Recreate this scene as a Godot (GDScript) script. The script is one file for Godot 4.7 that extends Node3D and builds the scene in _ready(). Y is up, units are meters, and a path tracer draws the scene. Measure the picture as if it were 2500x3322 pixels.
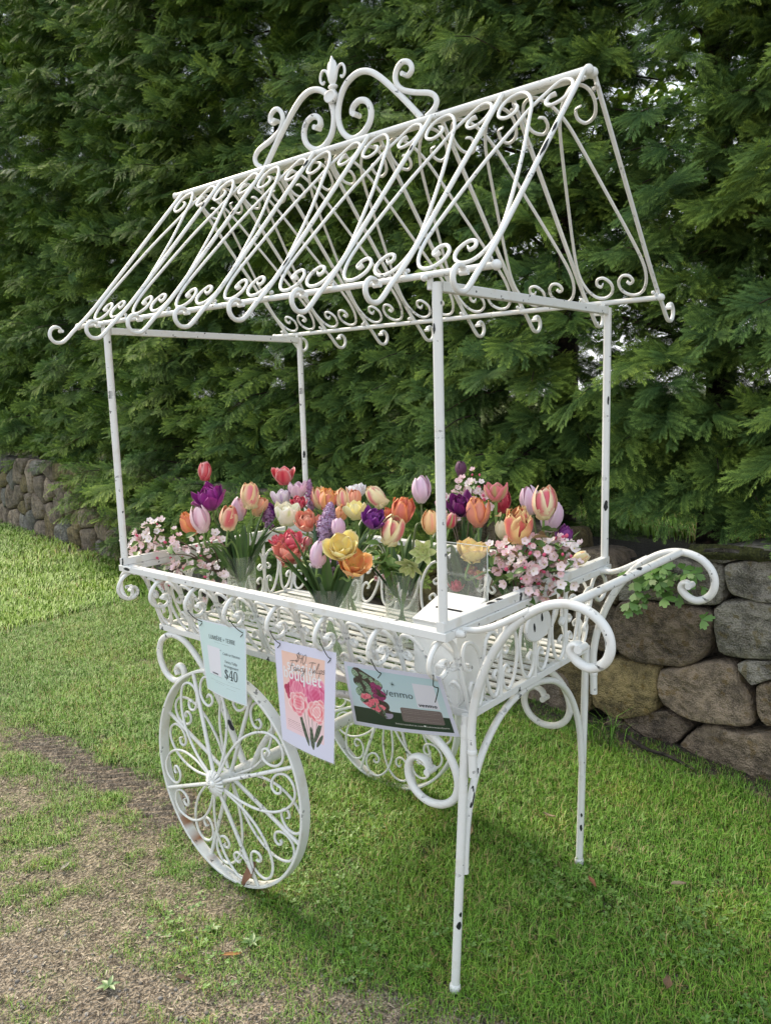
extends Node3D
# A white wrought-iron flower cart on a lawn in front of a field-stone wall and an arborvitae hedge.
# x runs along the cart, y is up, z points from the hedge towards the viewer; metres.

var rng := RandomNumberGenerator.new()
var M := {}
var cart: Node3D
var noise := FastNoiseLite.new()
var taken := {}

# ---------------------------------------------------------------- mesh buffer
class MB:
	var v := PackedVector3Array()
	var n := PackedVector3Array()
	var c := PackedColorArray()
	var u := PackedVector2Array()
	var ix := PackedInt32Array()
	func add(p: Vector3, nn: Vector3, col := Color.WHITE, uv := Vector2.ZERO) -> int:
		v.append(p); n.append(nn); c.append(col); u.append(uv)
		return v.size() - 1
	func tri(a: int, b: int, d: int) -> void:
		var f := (v[b] - v[a]).cross(v[d] - v[a])
		if f.dot(n[a] + n[b] + n[d]) > 0.0:
			ix.append(a); ix.append(d); ix.append(b)
		else:
			ix.append(a); ix.append(b); ix.append(d)
	func quad(a: int, b: int, d: int, e: int) -> void:
		tri(a, b, d); tri(a, d, e)
	func flat(p: Array, col := Color.WHITE) -> void:
		var nn: Vector3 = -(p[1] - p[0]).cross(p[2] - p[0]).normalized()
		var i0 := v.size()
		for q in p: add(q, nn, col)
		for k in range(1, p.size() - 1): tri(i0, i0 + k, i0 + k + 1)
	func smooth(i0 := 0) -> void:   # normals from the faces, for a grid whose seams share vertices
		var acc := PackedVector3Array()
		acc.resize(v.size())
		for t in range(0, ix.size(), 3):
			var f := -(v[ix[t + 1]] - v[ix[t]]).cross(v[ix[t + 2]] - v[ix[t]])
			for k in 3: acc[ix[t + k]] += f
		for i in range(i0, v.size()):
			if acc[i].length_squared() > 0.0: n[i] = acc[i].normalized()
	func mesh() -> ArrayMesh:
		var a := []
		a.resize(Mesh.ARRAY_MAX)
		a[Mesh.ARRAY_VERTEX] = v; a[Mesh.ARRAY_NORMAL] = n; a[Mesh.ARRAY_COLOR] = c
		a[Mesh.ARRAY_TEX_UV] = u; a[Mesh.ARRAY_INDEX] = ix
		var m := ArrayMesh.new()
		m.add_surface_from_arrays(Mesh.PRIMITIVE_TRIANGLES, a)
		return m

# ---------------------------------------------------------------- scene helpers
func part(called: String, mesh: Mesh, mat: Material, parent: Node = null, kind := "") -> MeshInstance3D:
	var o := MeshInstance3D.new()
	o.name = called
	o.mesh = mesh
	o.material_override = mat
	if kind != "": o.set_meta("kind", kind)
	put(o, parent)
	return o

func put(o: Node3D, parent: Node = null) -> void:
	var host: Node = parent if parent else self
	var key := str(host.get_instance_id()) + "/" + str(o.name)
	var k: int = taken.get(key, 0)
	taken[key] = k + 1
	if k > 0: o.name = "%s_%03d" % [o.name, k]
	host.add_child(o, true)

func thing(called: String, label: String, category: String, at := Vector3.ZERO, group := "") -> Node3D:
	var o := Node3D.new()
	o.name = called
	o.position = at
	put(o)
	tag(o, label, category, group)
	return o

func tag(o: Node, label: String, category: String, group := "") -> void:
	o.set_meta("label", label)
	o.set_meta("category", category)
	if group != "": o.set_meta("group", group)

func copies(called: String, mesh: Mesh, mat: Material, xf: Array, cols: Array, parent: Node = null) -> MultiMeshInstance3D:
	var mm := MultiMesh.new()
	mm.transform_format = MultiMesh.TRANSFORM_3D
	mm.use_colors = true
	mm.mesh = mesh
	mm.instance_count = xf.size()
	for i in xf.size():
		mm.set_instance_transform(i, xf[i])
		mm.set_instance_color(i, cols[i])
	var o := MultiMeshInstance3D.new()
	o.name = called
	o.multimesh = mm
	o.material_override = mat
	o.set_meta("kind", "stuff")
	put(o, parent)
	return o

# ---------------------------------------------------------------- shape helpers
func spl(p: Array, sub := 5) -> PackedVector3Array:   # Catmull-Rom through points
	var out := PackedVector3Array()
	for i in p.size() - 1:
		var a: Vector3 = p[max(i - 1, 0)]; var b: Vector3 = p[i]; var d: Vector3 = p[i + 1]; var e: Vector3 = p[min(i + 2, p.size() - 1)]
		for k in sub:
			var t := float(k) / sub
			out.append(0.5 * (2.0 * b + (d - a) * t + (2.0 * a - 5.0 * b + 4.0 * d - e) * t * t + (3.0 * b - a - 3.0 * d + e) * t * t * t))
	out.append(p[p.size() - 1])
	return out

func tube(mb: MB, pts: PackedVector3Array, r: float, o := {}) -> void:
	# o: N plane normal, flat / flat0 part of the length over which the end / start is hammered wide, s0, s1 radius at the ends, sides, col, roll
	var N: Vector3 = o.get("N", Vector3.ZERO)
	var sides: int = o.get("sides", 8)
	var fl: float = o.get("flat", 0.0)
	var fl0: float = o.get("flat0", 0.0)
	var s0: float = o.get("s0", 1.0)
	var s1: float = o.get("s1", 1.0)
	var col: Color = o.get("col", Color.WHITE)
	var cnt := pts.size()
	var prev := -1
	var side := N
	if N == Vector3.ZERO:
		var t0 := (pts[1] - pts[0]).normalized()
		side = t0.cross(Vector3.UP if absf(t0.y) < 0.9 else Vector3.RIGHT).normalized()
	var first := mb.v.size()
	for i in cnt:
		var T := (pts[min(i + 1, cnt - 1)] - pts[max(i - 1, 0)]).normalized()
		if N == Vector3.ZERO: side = (side - T * side.dot(T)).normalized()
		else: side = (N - T * N.dot(T)).normalized()
		var up := T.cross(side)
		var t := float(i) / (cnt - 1)
		var k := 0.0
		if fl > 0.0: k = smoothstep(1.0 - fl, 1.0, t)
		if fl0 > 0.0: k = maxf(k, smoothstep(fl0, 0.0, t))
		var rr := r * lerpf(s0, s1, t)
		var ra := rr * lerpf(1.0, 0.5, k)
		var rb := rr * lerpf(1.0, 1.55, k)
		var cc := col
		for s in sides:
			var a := TAU * s / sides
			var off := up * (cos(a) * ra) + side * (sin(a) * rb)
			var nn := (up * (cos(a) * rb) + side * (sin(a) * ra)).normalized()
			mb.add(pts[i] + off, nn, cc)
		var base := first + i * sides
		if prev >= 0:
			for s in sides:
				var s2 := (s + 1) % sides
				mb.quad(prev + s, prev + s2, base + s2, base + s)
		prev = base
	for e in 2:
		var i: int = 0 if e == 0 else cnt - 1
		var T := (pts[1] - pts[0]).normalized() * -1.0 if e == 0 else (pts[cnt - 1] - pts[cnt - 2]).normalized()
		var cc: Color = mb.c[first + i * sides]
		var ctr := mb.add(pts[i] + T * r * 0.25, T, cc)
		var b0 := mb.v.size()
		for s in sides: mb.add(mb.v[first + i * sides + s], T, cc)
		for s in sides: mb.tri(ctr, b0 + s, b0 + (s + 1) % sides)
	if o.get("roll", false):
		var q := pts[cnt - 1]
		var w := (N if N != Vector3.ZERO else side) * r * 1.65
		tube(mb, PackedVector3Array([q - w, q + w]), r * 0.85, {"sides": sides, "col": mb.c[first + (cnt - 1) * sides]})

func rod(pts: PackedVector3Array, r: float, o := {}) -> ArrayMesh:
	var mb := MB.new()
	tube(mb, pts, r, o)
	return mb.mesh()

func line(a: Vector3, b: Vector3) -> PackedVector3Array:
	return PackedVector3Array([a, a.lerp(b, 0.33), a.lerp(b, 0.66), b])

func bar(mb: MB, a: Vector3, b: Vector3, w: float, h: float, up := Vector3.UP, ch := 0.0015, col := Color.WHITE) -> void:
	# a bar of width w and height h from a to b with chamfered long edges
	var T := (b - a).normalized()
	var S := T.cross(up).normalized()
	var U := S.cross(T).normalized()
	var x := w * 0.5; var y := h * 0.5
	var prof := [Vector2(-x + ch, -y), Vector2(x - ch, -y), Vector2(x, -y + ch), Vector2(x, y - ch), Vector2(x - ch, y), Vector2(-x + ch, y), Vector2(-x, y - ch), Vector2(-x, -y + ch)]
	for k in 8:
		var p: Vector2 = prof[k]; var q: Vector2 = prof[(k + 1) % 8]
		var nn := S * (q.y - p.y) - U * (q.x - p.x)
		nn = nn.normalized()
		var i0 := mb.add(a + S * p.x + U * p.y, nn, col); mb.add(a + S * q.x + U * q.y, nn, col); mb.add(b + S * q.x + U * q.y, nn, col); mb.add(b + S * p.x + U * p.y, nn, col)
		mb.quad(i0, i0 + 1, i0 + 2, i0 + 3)
	for e in 2:
		var c0: Vector3 = a if e == 0 else b
		var i0 := mb.v.size()
		for p in prof: mb.add(c0 + S * p.x + U * p.y, -T if e == 0 else T, col)
		for k in range(1, 7): mb.tri(i0, i0 + k, i0 + k + 1)

func barm(a: Vector3, b: Vector3, w: float, h: float, up := Vector3.UP, ch := 0.0015) -> ArrayMesh:
	var mb := MB.new()
	bar(mb, a, b, w, h, up, ch)
	return mb.mesh()

func ball(mb: MB, c: Vector3, r: Vector3, col := Color.WHITE, nu := 10, nv := 6) -> void:
	var i0 := mb.v.size()
	for j in nv + 1:
		var b := PI * j / nv - PI / 2
		for i in nu:
			var a := TAU * i / nu
			var d := Vector3(cos(b) * cos(a), sin(b), cos(b) * sin(a))
			mb.add(c + d * r, (d / r).normalized(), col)
	for j in nv:
		for i in nu:
			var k := (i + 1) % nu
			mb.quad(i0 + j * nu + i, i0 + j * nu + k, i0 + (j + 1) * nu + k, i0 + (j + 1) * nu + i)

func lathe(mb: MB, prof: Array, c: Vector3, seg := 20, col := Color.WHITE, axis := Basis.IDENTITY) -> void:
	# prof: Vector2(radius, height)
	var i0 := mb.v.size()
	for j in prof.size():
		var p: Vector2 = prof[j]
		var d: Vector2 = prof[min(j + 1, prof.size() - 1)] - prof[max(j - 1, 0)]
		for i in seg:
			var a := TAU * i / seg
			mb.add(c + axis * Vector3(cos(a) * p.x, p.y, sin(a) * p.x), axis * Vector3(cos(a) * d.y, -d.x, sin(a) * d.y).normalized(), col)
	for j in prof.size() - 1:
		for i in seg:
			var k := (i + 1) % seg
			mb.quad(i0 + j * seg + i, i0 + j * seg + k, i0 + (j + 1) * seg + k, i0 + (j + 1) * seg + i)

func v3(a: Array, o: Vector3, ex: Vector3, ey: Vector3) -> Array:   # 2D pairs laid into the plane o + x ex + y ey
	var out := []
	for i in range(0, a.size(), 2): out.append(o + ex * a[i] + ey * a[i + 1])
	return out

func lin(r: float, g: float, b: float) -> Color: return Color(r, g, b)
func srgb(r: float, g: float, b: float) -> Color: return Color(r, g, b).linear_to_srgb()

func _ready() -> void:
	# camera, air and light first
	var cam := Camera3D.new()
	cam.name = "camera"
	cam.position = Vector3(1.4537, 1.321, 1.583)
	cam.rotation_order = EULER_ORDER_YXZ
	cam.rotation = Vector3(-0.1481, 0.7022, -0.0284)
	cam.fov = 66.1775
	cam.near = 0.05
	cam.far = 400.0
	add_child(cam)
	cam.current = true
	var env := Environment.new()
	env.background_mode = Environment.BG_SKY
	var sky := Sky.new()
	var sm := ProceduralSkyMaterial.new()
	sm.sky_top_color = Color(0.71, 0.755, 0.80)
	sm.sky_horizon_color = Color(0.90, 0.905, 0.905)
	sm.sky_curve = 0.25
	sm.ground_horizon_color = Color(0.55, 0.56, 0.5)
	sm.ground_bottom_color = Color(0.25, 0.26, 0.2)
	sm.sky_energy_multiplier = 1.0
	sky.sky_material = sm
	env.sky = sky
	env.tonemap_mode = Environment.TONE_MAPPER_LINEAR
	env.tonemap_exposure = 2.2
	env.sdfgi_enabled = true
	env.ssao_enabled = true
	env.ssil_enabled = true
	var we := WorldEnvironment.new()
	we.name = "world_environment"
	we.environment = env
	add_child(we)
	var sun := DirectionalLight3D.new()
	sun.name = "sun"
	sun.light_energy = 0.85
	sun.light_color = Color(1.0, 0.94, 0.84)
	sun.light_angular_distance = 17.0
	sun.shadow_enabled = true
	sun.look_at_from_position(Vector3(-0.74, 0.62, -0.10), Vector3.ZERO)
	add_child(sun)
	noise.noise_type = FastNoiseLite.TYPE_SIMPLEX_SMOOTH
	noise.seed = 4
	noise.frequency = 0.01
	rng.seed = 1
	make_materials()
	build_ground()
	build_wall()
	build_hedge()
	build_far_trees()
	build_grass()
	build_cart()
	build_box()
	build_signs()
	build_vases()
	build_tulips()
	build_sprays()
	build_wall_plant()
	build_bits()

# ---------------------------------------------------------------- materials
func noise_image(size: int, freq: float, oct: int, sd: int, kind := FastNoiseLite.TYPE_SIMPLEX_SMOOTH) -> Image:
	var f := FastNoiseLite.new()
	f.noise_type = kind
	f.seed = sd
	f.frequency = freq
	f.fractal_octaves = oct
	return f.get_seamless_image(size, size)

func tex(im: Image) -> ImageTexture: return ImageTexture.create_from_image(im)

func std(name_: String, rough := 0.7, col := Color.WHITE) -> StandardMaterial3D:
	var m := StandardMaterial3D.new()
	m.resource_name = name_
	m.albedo_color = col
	m.roughness = rough
	M[name_] = m
	return m

func vcol(name_: String, rough := 0.7, back := Color.BLACK) -> StandardMaterial3D:
	var m := std(name_, rough)
	m.vertex_color_use_as_albedo = true
	if back != Color.BLACK:
		m.backlight_enabled = true
		m.backlight = back
	return m

func tri(m: StandardMaterial3D, scale: float, world := true) -> void:
	m.uv1_triplanar = true
	m.uv1_world_triplanar = world
	m.uv1_scale = Vector3.ONE * scale

func make_materials() -> void:
	# white enamel, chipped down to a blue-black primer, a little grime
	var S := 1024
	var fine := noise_image(S, 0.018, 4, 3)
	var wide := noise_image(S, 0.0035, 2, 9)
	var grime := noise_image(S, 0.006, 5, 21)
	var speck := noise_image(S, 0.06, 2, 33)
	var al := Image.create(S, S, false, Image.FORMAT_RGB8)
	var hi := Image.create(S, S, false, Image.FORMAT_RGB8)
	for y in S:
		for x in S:
			var f := fine.get_pixel(x, y).r
			var w := wide.get_pixel(x, y).r
			var g := grime.get_pixel(x, y).r
			var s := speck.get_pixel(x, y).r
			var chip := smoothstep(0.785, 0.80, f * 0.72 + w * 0.33)
			chip = maxf(chip, smoothstep(0.93, 0.96, s * 0.85 + f * 0.2))
			var c := Color(0.89, 0.892, 0.888).lerp(Color(0.81, 0.79, 0.74), smoothstep(0.62, 0.95, g) * 0.55)
			c = c.lerp(Color(0.10, 0.13, 0.15), chip * 0.93)
			al.set_pixel(x, y, c)
			var h := 0.8 - chip * 0.6 + (s - 0.5) * 0.06 + (g - 0.5) * 0.1
			hi.set_pixel(x, y, Color(h, h, h))
	var enamel_tex := tex(al)
	var relief := tex(hi)
	for nm in ["enamel", "enamel_tint"]:
		var m := std(nm, 0.42)
		m.albedo_texture = enamel_tex
		m.heightmap_enabled = true
		m.heightmap_texture = relief
		m.heightmap_scale = 0.06
		m.vertex_color_use_as_albedo = nm == "enamel_tint"
		tri(m, 2.1)
	std("chip", 0.55, Color(0.085, 0.11, 0.125))
	var bw := std("box_white", 0.35, Color(0.93, 0.93, 0.92))
	bw.clearcoat_enabled = true
	bw.clearcoat = 0.3
	std("slot", 0.8, Color(0.02, 0.02, 0.02))
	std("steel", 0.3, Color(0.6, 0.6, 0.6)).metallic = 0.9
	std("wire", 0.5, Color(0.07, 0.11, 0.08))
	var gl := std("glass", 0.02, Color(0.95, 0.98, 0.97, 0.035))
	gl.transparency = BaseMaterial3D.TRANSPARENCY_ALPHA
	gl.metallic_specular = 0.5
	var ac := std("acrylic", 0.03, Color(0.97, 0.98, 0.98, 0.045))
	ac.transparency = BaseMaterial3D.TRANSPARENCY_ALPHA
	std("edge", 0.15, Color(0.80, 0.83, 0.82))
	var wa := std("water", 0.02, Color(0.80, 0.88, 0.78, 0.16))
	wa.transparency = BaseMaterial3D.TRANSPARENCY_ALPHA
	var lm := std("laminate", 0.08, Color(0.95, 0.96, 0.97, 0.16))
	lm.transparency = BaseMaterial3D.TRANSPARENCY_ALPHA
	var pe := vcol("petal", 0.55, Color(0.30, 0.26, 0.26))
	pe.rim_enabled = true
	pe.rim = 0.25
	pe.rim_tint = 0.6
	vcol("stem", 0.5)
	vcol("leaf", 0.45, Color(0.10, 0.16, 0.03))
	vcol("blossom", 0.6, Color(0.35, 0.3, 0.3))
	vcol("spray", 0.75, Color(0.07, 0.12, 0.02))
	M.spray.metallic_specular = 0.25
	vcol("grass", 0.55, Color(0.12, 0.2, 0.02))
	vcol("litter", 0.85)
	var ink := vcol("ink", 0.6)
	ink.vertex_color_is_srgb = false
	# bark
	var b := vcol("bark", 0.9)
	b.albedo_texture = tex(noise_image(256, 0.02, 4, 5))
	tri(b, 4.0)
	b.heightmap_enabled = true
	b.heightmap_texture = b.albedo_texture
	b.heightmap_scale = 0.6
	# field stone: speckled, with lichen
	S = 512
	var sa := noise_image(S, 0.02, 5, 40)
	var sb := noise_image(S, 0.1, 3, 41)
	var big := noise_image(S, 0.006, 4, 47)
	var sc := noise_image(S, 0.012, 4, 42)
	var st := Image.create(S, S, false, Image.FORMAT_RGB8)
	var sh := Image.create(S, S, false, Image.FORMAT_RGB8)
	for y in S:
		for x in S:
			var p := sa.get_pixel(x, y).r
			var q := sb.get_pixel(x, y).r
			var l := sc.get_pixel(x, y).r
			var t := clampf(0.26 + 0.45 * p + 0.55 * (q - 0.5) + 0.62 * big.get_pixel(x, y).r, 0.15, 1.0)
			var c := Color(t, t, t).lerp(Color(0.98, 0.99, 0.92), smoothstep(0.74, 0.86, l * 0.75 + q * 0.25) * 0.75)
			c = c.lerp(Color(0.62, 0.52, 0.22), smoothstep(0.30, 0.16, l) * 0.45)
			st.set_pixel(x, y, c)
			var hh := p * 0.7 + q * 0.3
			sh.set_pixel(x, y, Color(hh, hh, hh))
	var stone := vcol("stone", 0.88)
	stone.albedo_texture = tex(st)
	stone.heightmap_enabled = true
	stone.heightmap_texture = tex(sh)
	stone.heightmap_scale = 2.2
	tri(stone, 2.6)
	# soil: crumbs and straw fibres
	S = 1024
	var da := noise_image(S, 0.05, 4, 50)
	var db := noise_image(S, 0.012, 4, 51)
	var sl := Image.create(S, S, false, Image.FORMAT_RGB8)
	var sd := Image.create(S, S, false, Image.FORMAT_RGB8)
	for y in S:
		for x in S:
			var p := da.get_pixel(x, y).r
			var q := db.get_pixel(x, y).r
			var t := clampf(0.42 + 0.75 * p + 0.4 * (q - 0.5), 0.08, 1.0)
			sl.set_pixel(x, y, Color(t, t * 0.985, t * 0.96))
			var hh := p * 0.75 + q * 0.25
			sd.set_pixel(x, y, Color(hh, hh, hh))
	var rr := RandomNumberGenerator.new()
	rr.seed = 77
	for k in 9000:   # fibres and chaff
		var x := rr.randf() * S; var y := rr.randf() * S; var a := rr.randf() * TAU
		var len := rr.randf_range(5, 24)
		var t := rr.randf_range(0.55, 1.0)
		var c := Color(t, t * 0.93, t * 0.8) if rr.randf() < 0.75 else Color(0.16, 0.13, 0.11)
		for j in int(len):
			var px := int(x + cos(a) * j) & (S - 1); var py := int(y + sin(a) * j) & (S - 1)
			sl.set_pixel(px, py, c)
			sd.set_pixel(px, py, Color(0.95, 0.95, 0.95))
			a += rr.randf_range(-0.05, 0.05)
	var soil := vcol("soil", 0.95)
	soil.albedo_texture = tex(sl)
	soil.heightmap_enabled = true
	soil.heightmap_texture = tex(sd)
	soil.heightmap_scale = 1.6
	tri(soil, 1.45)

# ---------------------------------------------------------------- the cart
const EY := Vector3(0, 1, 0)
const EZ := Vector3(0, 0, 1)
const EX := Vector3(1, 0, 0)

func white(called: String, mesh: Mesh, parent: Node = null) -> MeshInstance3D:
	return part(called, mesh, M.enamel, parent if parent else cart)

func yz(x: float, a: Array, sgn := 1.0) -> Array:   # (y, z) pairs in the plane across the cart
	var out := []
	for i in range(0, a.size(), 2): out.append(Vector3(x, a[i], a[i + 1] * sgn))
	return out

func build_cart() -> void:
	cart = thing("flower_cart", "white chipped wrought iron flower cart with slatted tray, gabled scroll roof and two wheels", "cart")
	# tray floor
	for k in 14:
		var z := -0.244 + k * 0.03754
		white("floor_slat", barm(Vector3(-0.556, 0.646, z), Vector3(0.556, 0.646, z), 0.0185, 0.006))
	for s in [-1.0, 1.0]:
		white("bottom_rail", barm(Vector3(-0.566, 0.6455, 0.262 * s), Vector3(0.566, 0.6455, 0.262 * s), 0.016, 0.018))
		white("bottom_rail", barm(Vector3(0.558 * s, 0.6455, -0.2535), Vector3(0.558 * s, 0.6455, 0.2535), 0.016, 0.0175))
		white("rim_rail", barm(Vector3(-0.58, 0.846, 0.367 * s), Vector3(0.58, 0.846, 0.367 * s), 0.026, 0.018))
		white("rim_rail", barm(Vector3(0.568 * s, 0.846, -0.3535), Vector3(0.568 * s, 0.846, 0.3535), 0.024, 0.0175))
		white("post_base_rail", barm(Vector3(0.566 * s, 0.8655, -0.378), Vector3(0.566 * s, 0.8655, 0.378), 0.019, 0.0205))
	for x in [-0.28, 0.0, 0.28]:
		white("floor_bearer", barm(Vector3(x, 0.638, -0.253), Vector3(x, 0.638, 0.253), 0.018, 0.0085))
	# posts and the beams between them
	for sx in [-1.0, 1.0]:
		for sz in [-1.0, 1.0]:
			white("post", rod(line(Vector3(0.566 * sx, 0.857, 0.368 * sz), Vector3(0.566 * sx, 1.524, 0.368 * sz)), 0.0098, {"sides": 12}))
			var mb := MB.new()
			ball(mb, Vector3(0.566 * sx - 0.014, 1.532, 0.376 * sz + 0.012 * sz), Vector3(0.007, 0.007, 0.007))
			tube(mb, line(Vector3(0.566 * sx - 0.014, 1.535, 0.37 * sz), Vector3(0.566 * sx - 0.014, 1.512, 0.37 * sz)), 0.006)
			white("bolt", mb.mesh())
		white("end_beam", barm(Vector3(0.566 * sx, 1.517, -0.3575), Vector3(0.566 * sx, 1.517, 0.3575), 0.016, 0.019))
	build_panels()
	build_roof()
	build_legs()
	build_wheel(1.0)
	build_wheel(-1.0)
	white("axle", rod(line(Vector3(-0.192, 0.302, -0.32), Vector3(-0.192, 0.302, 0.32)), 0.0175, {"sides": 14}))
	build_welds()
	build_chips()

func build_welds() -> void:
	var mb := MB.new()
	rng.seed = 321
	for s in [1.0, -1.0]:
		for i in 8:
			var x := RX0 + i * RSTEP
			for t in [0.012, 0.53]:
				for k in 3: ball(mb, on_roof(s, x + rng.randf_range(-0.006, 0.006), t + rng.randf_range(-0.006, 0.004), 0.004), Vector3.ONE * rng.randf_range(0.0035, 0.0052), Color.WHITE, 7, 5)
		for i in 7:
			var x := -0.555 + (i + 0.5) * 0.1586
			for h in [0.47, 0.50]: ball(mb, flare(h, s, x), Vector3(0.004, 0.0045, 0.004) * rng.randf_range(0.8, 1.2), Color.WHITE, 7, 5)
		for i in 8:
			for k in 3: ball(mb, Vector3(-0.555 + i * 0.1586 + rng.randf_range(-0.006, 0.006), 0.655 + rng.randf_range(-0.003, 0.003), 0.263 * s), Vector3.ONE * rng.randf_range(0.003, 0.005), Color.WHITE, 7, 5)
	white("weld_beads", mb.mesh())

var PROF := [0.640, 0.258, 0.70, 0.279, 0.76, 0.297, 0.80, 0.312, 0.838, 0.345]   # flare of the long sides: y, z

func flare(h: float, sgn: float, x: float, out := 0.0) -> Vector3:
	var y := lerpf(0.652, 0.838, h)
	var z := 0.0
	for i in range(0, 8, 2):
		if y <= PROF[i + 2] or i == 6:
			z = lerpf(PROF[i + 1], PROF[i + 3], (y - PROF[i]) / (PROF[i + 2] - PROF[i]))
			break
	return Vector3(x, y, (z + out) * sgn)

var CURL := [-0.062, 0.60, -0.050, 0.545, -0.058, 0.50, -0.073, 0.565, -0.070, 0.72, -0.052, 0.83, -0.028, 0.80, -0.012, 0.66, -0.0055, 0.47, -0.012, 0.27, -0.026, 0.10, -0.046, 0.035, -0.066, 0.12, -0.069, 0.27, -0.057, 0.345, -0.044, 0.30, -0.048, 0.245]

func build_panels() -> void:
	var hook := [0.648, 0.262, 0.70, 0.279, 0.76, 0.297, 0.80, 0.312, 0.824, 0.331, 0.832, 0.356, 0.823, 0.382, 0.803, 0.399, 0.783, 0.402, 0.766, 0.391, 0.757, 0.374, 0.757, 0.357, 0.766, 0.344, 0.778, 0.342, 0.787, 0.350, 0.787, 0.361, 0.780, 0.364]
	for s in [1.0, -1.0]:
		for i in 8:
			var x := -0.555 + i * 0.1586
			white("hooked_bar", rod(spl(yz(x, hook, s), 4), 0.0055, {"N": EX, "flat": 0.22, "roll": true}))
		for i in 7:
			var x := -0.555 + (i + 0.5) * 0.1586
			for m in [1.0, -1.0]:
				var p := []
				for k in range(0, CURL.size(), 2): p.append(flare(CURL[k + 1] * 1.02, s, x + CURL[k] * m))
				white("panel_scroll", rod(spl(p, 4), 0.0043, {"N": Vector3(0, 0.28, -0.96 * s), "flat": 0.13, "flat0": 0.13}))
	for s in [1.0, -1.0]:
		var x0: float = 0.563 * s
		for z in [-0.153, 0.0, 0.153]:
			white("end_bar", rod(line(Vector3(x0, 0.65, z), Vector3(x0, 0.842, z)), 0.0055))
		for b in 4:
			for m in [1.0, -1.0]:
				var p := []
				for k in range(0, CURL.size(), 2):
					var h: float = CURL[k + 1]
					var y := lerpf(0.652, 0.838, h * 1.0)
					var half := flare(h, 1.0, 0.0).z
					var lo: float = [-half, -0.153, 0.0, 0.153][b]; var hi: float = [-0.153, 0.0, 0.153, half][b]
					var mid := (lo + hi) / 2
					var zz: float = mid + CURL[k] * m * minf(1.0, (hi - lo) / 0.157)
					p.append(Vector3(x0, y, zz))
				white("panel_scroll", rod(spl(p, 4), 0.0043, {"N": EX, "flat": 0.13, "flat0": 0.13}))
		if s > 0.0:   # oval plate in the middle of the handle end
			var mb := MB.new()
			var prof := [Vector2(0.0, 0.004), Vector2(0.8, 0.004), Vector2(0.84, 0.0052), Vector2(0.95, 0.0052), Vector2(1.0, 0.003), Vector2(1.0, -0.003), Vector2(0.0, -0.003)]
			lathe(mb, prof, Vector3(0.575, 0.782, 0.010), 28, Color.WHITE, Basis(Vector3(0, 0.039, 0), Vector3(1, 0, 0), Vector3(0, 0, 0.058)))
			mb.smooth()
			var pl := white("oval_plate", mb.mesh())
			for q in [Vector3(0.5797, 0.796, -0.004), Vector3(0.5797, 0.780, 0.030)]:
				var cb := MB.new()
				var pts := []
				for k in 9:
					var a := TAU * k / 9
					var rr := 0.0080 * (0.55 + 0.9 * absf(noise.get_noise_2d(k * 40.0, q.z * 900)))
					pts.append(q + Vector3(0, sin(a) * rr * 1.7 - cos(a) * rr * 0.5, cos(a) * rr * 0.8 + sin(a) * rr * 0.5))
				cb.flat(pts)
				part("paint_chip", cb.mesh(), M.chip, pl)
	# corner scroll that sticks out past the left end under the rim
	for s in [1.0, -1.0]:
		var a := [-0.545, 0.829, -0.575, 0.833, -0.605, 0.822, -0.622, 0.796, -0.618, 0.765, -0.598, 0.748, -0.575, 0.752, -0.564, 0.770, -0.570, 0.787, -0.583, 0.785]
		white("corner_scroll", rod(spl(v3(a, Vector3(0, 0, 0.352 * s), EX, EY), 5), 0.0058, {"N": EZ, "flat": 0.2, "roll": true}))

# ---------------------------------------------------------------- roof
const RX0 := -0.655
const RSTEP := 0.1915
const SLOPE_Y := 1.538
const SLOPE_Z := 0.376

func on_roof(s: float, x: float, t: float, lift := 0.0) -> Vector3:   # t metres up the slope from the eave rod
	return Vector3(x, SLOPE_Y + t * 0.7475 + lift * 0.664, (SLOPE_Z - t * 0.6643 + lift * 0.7475) * s)

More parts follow.
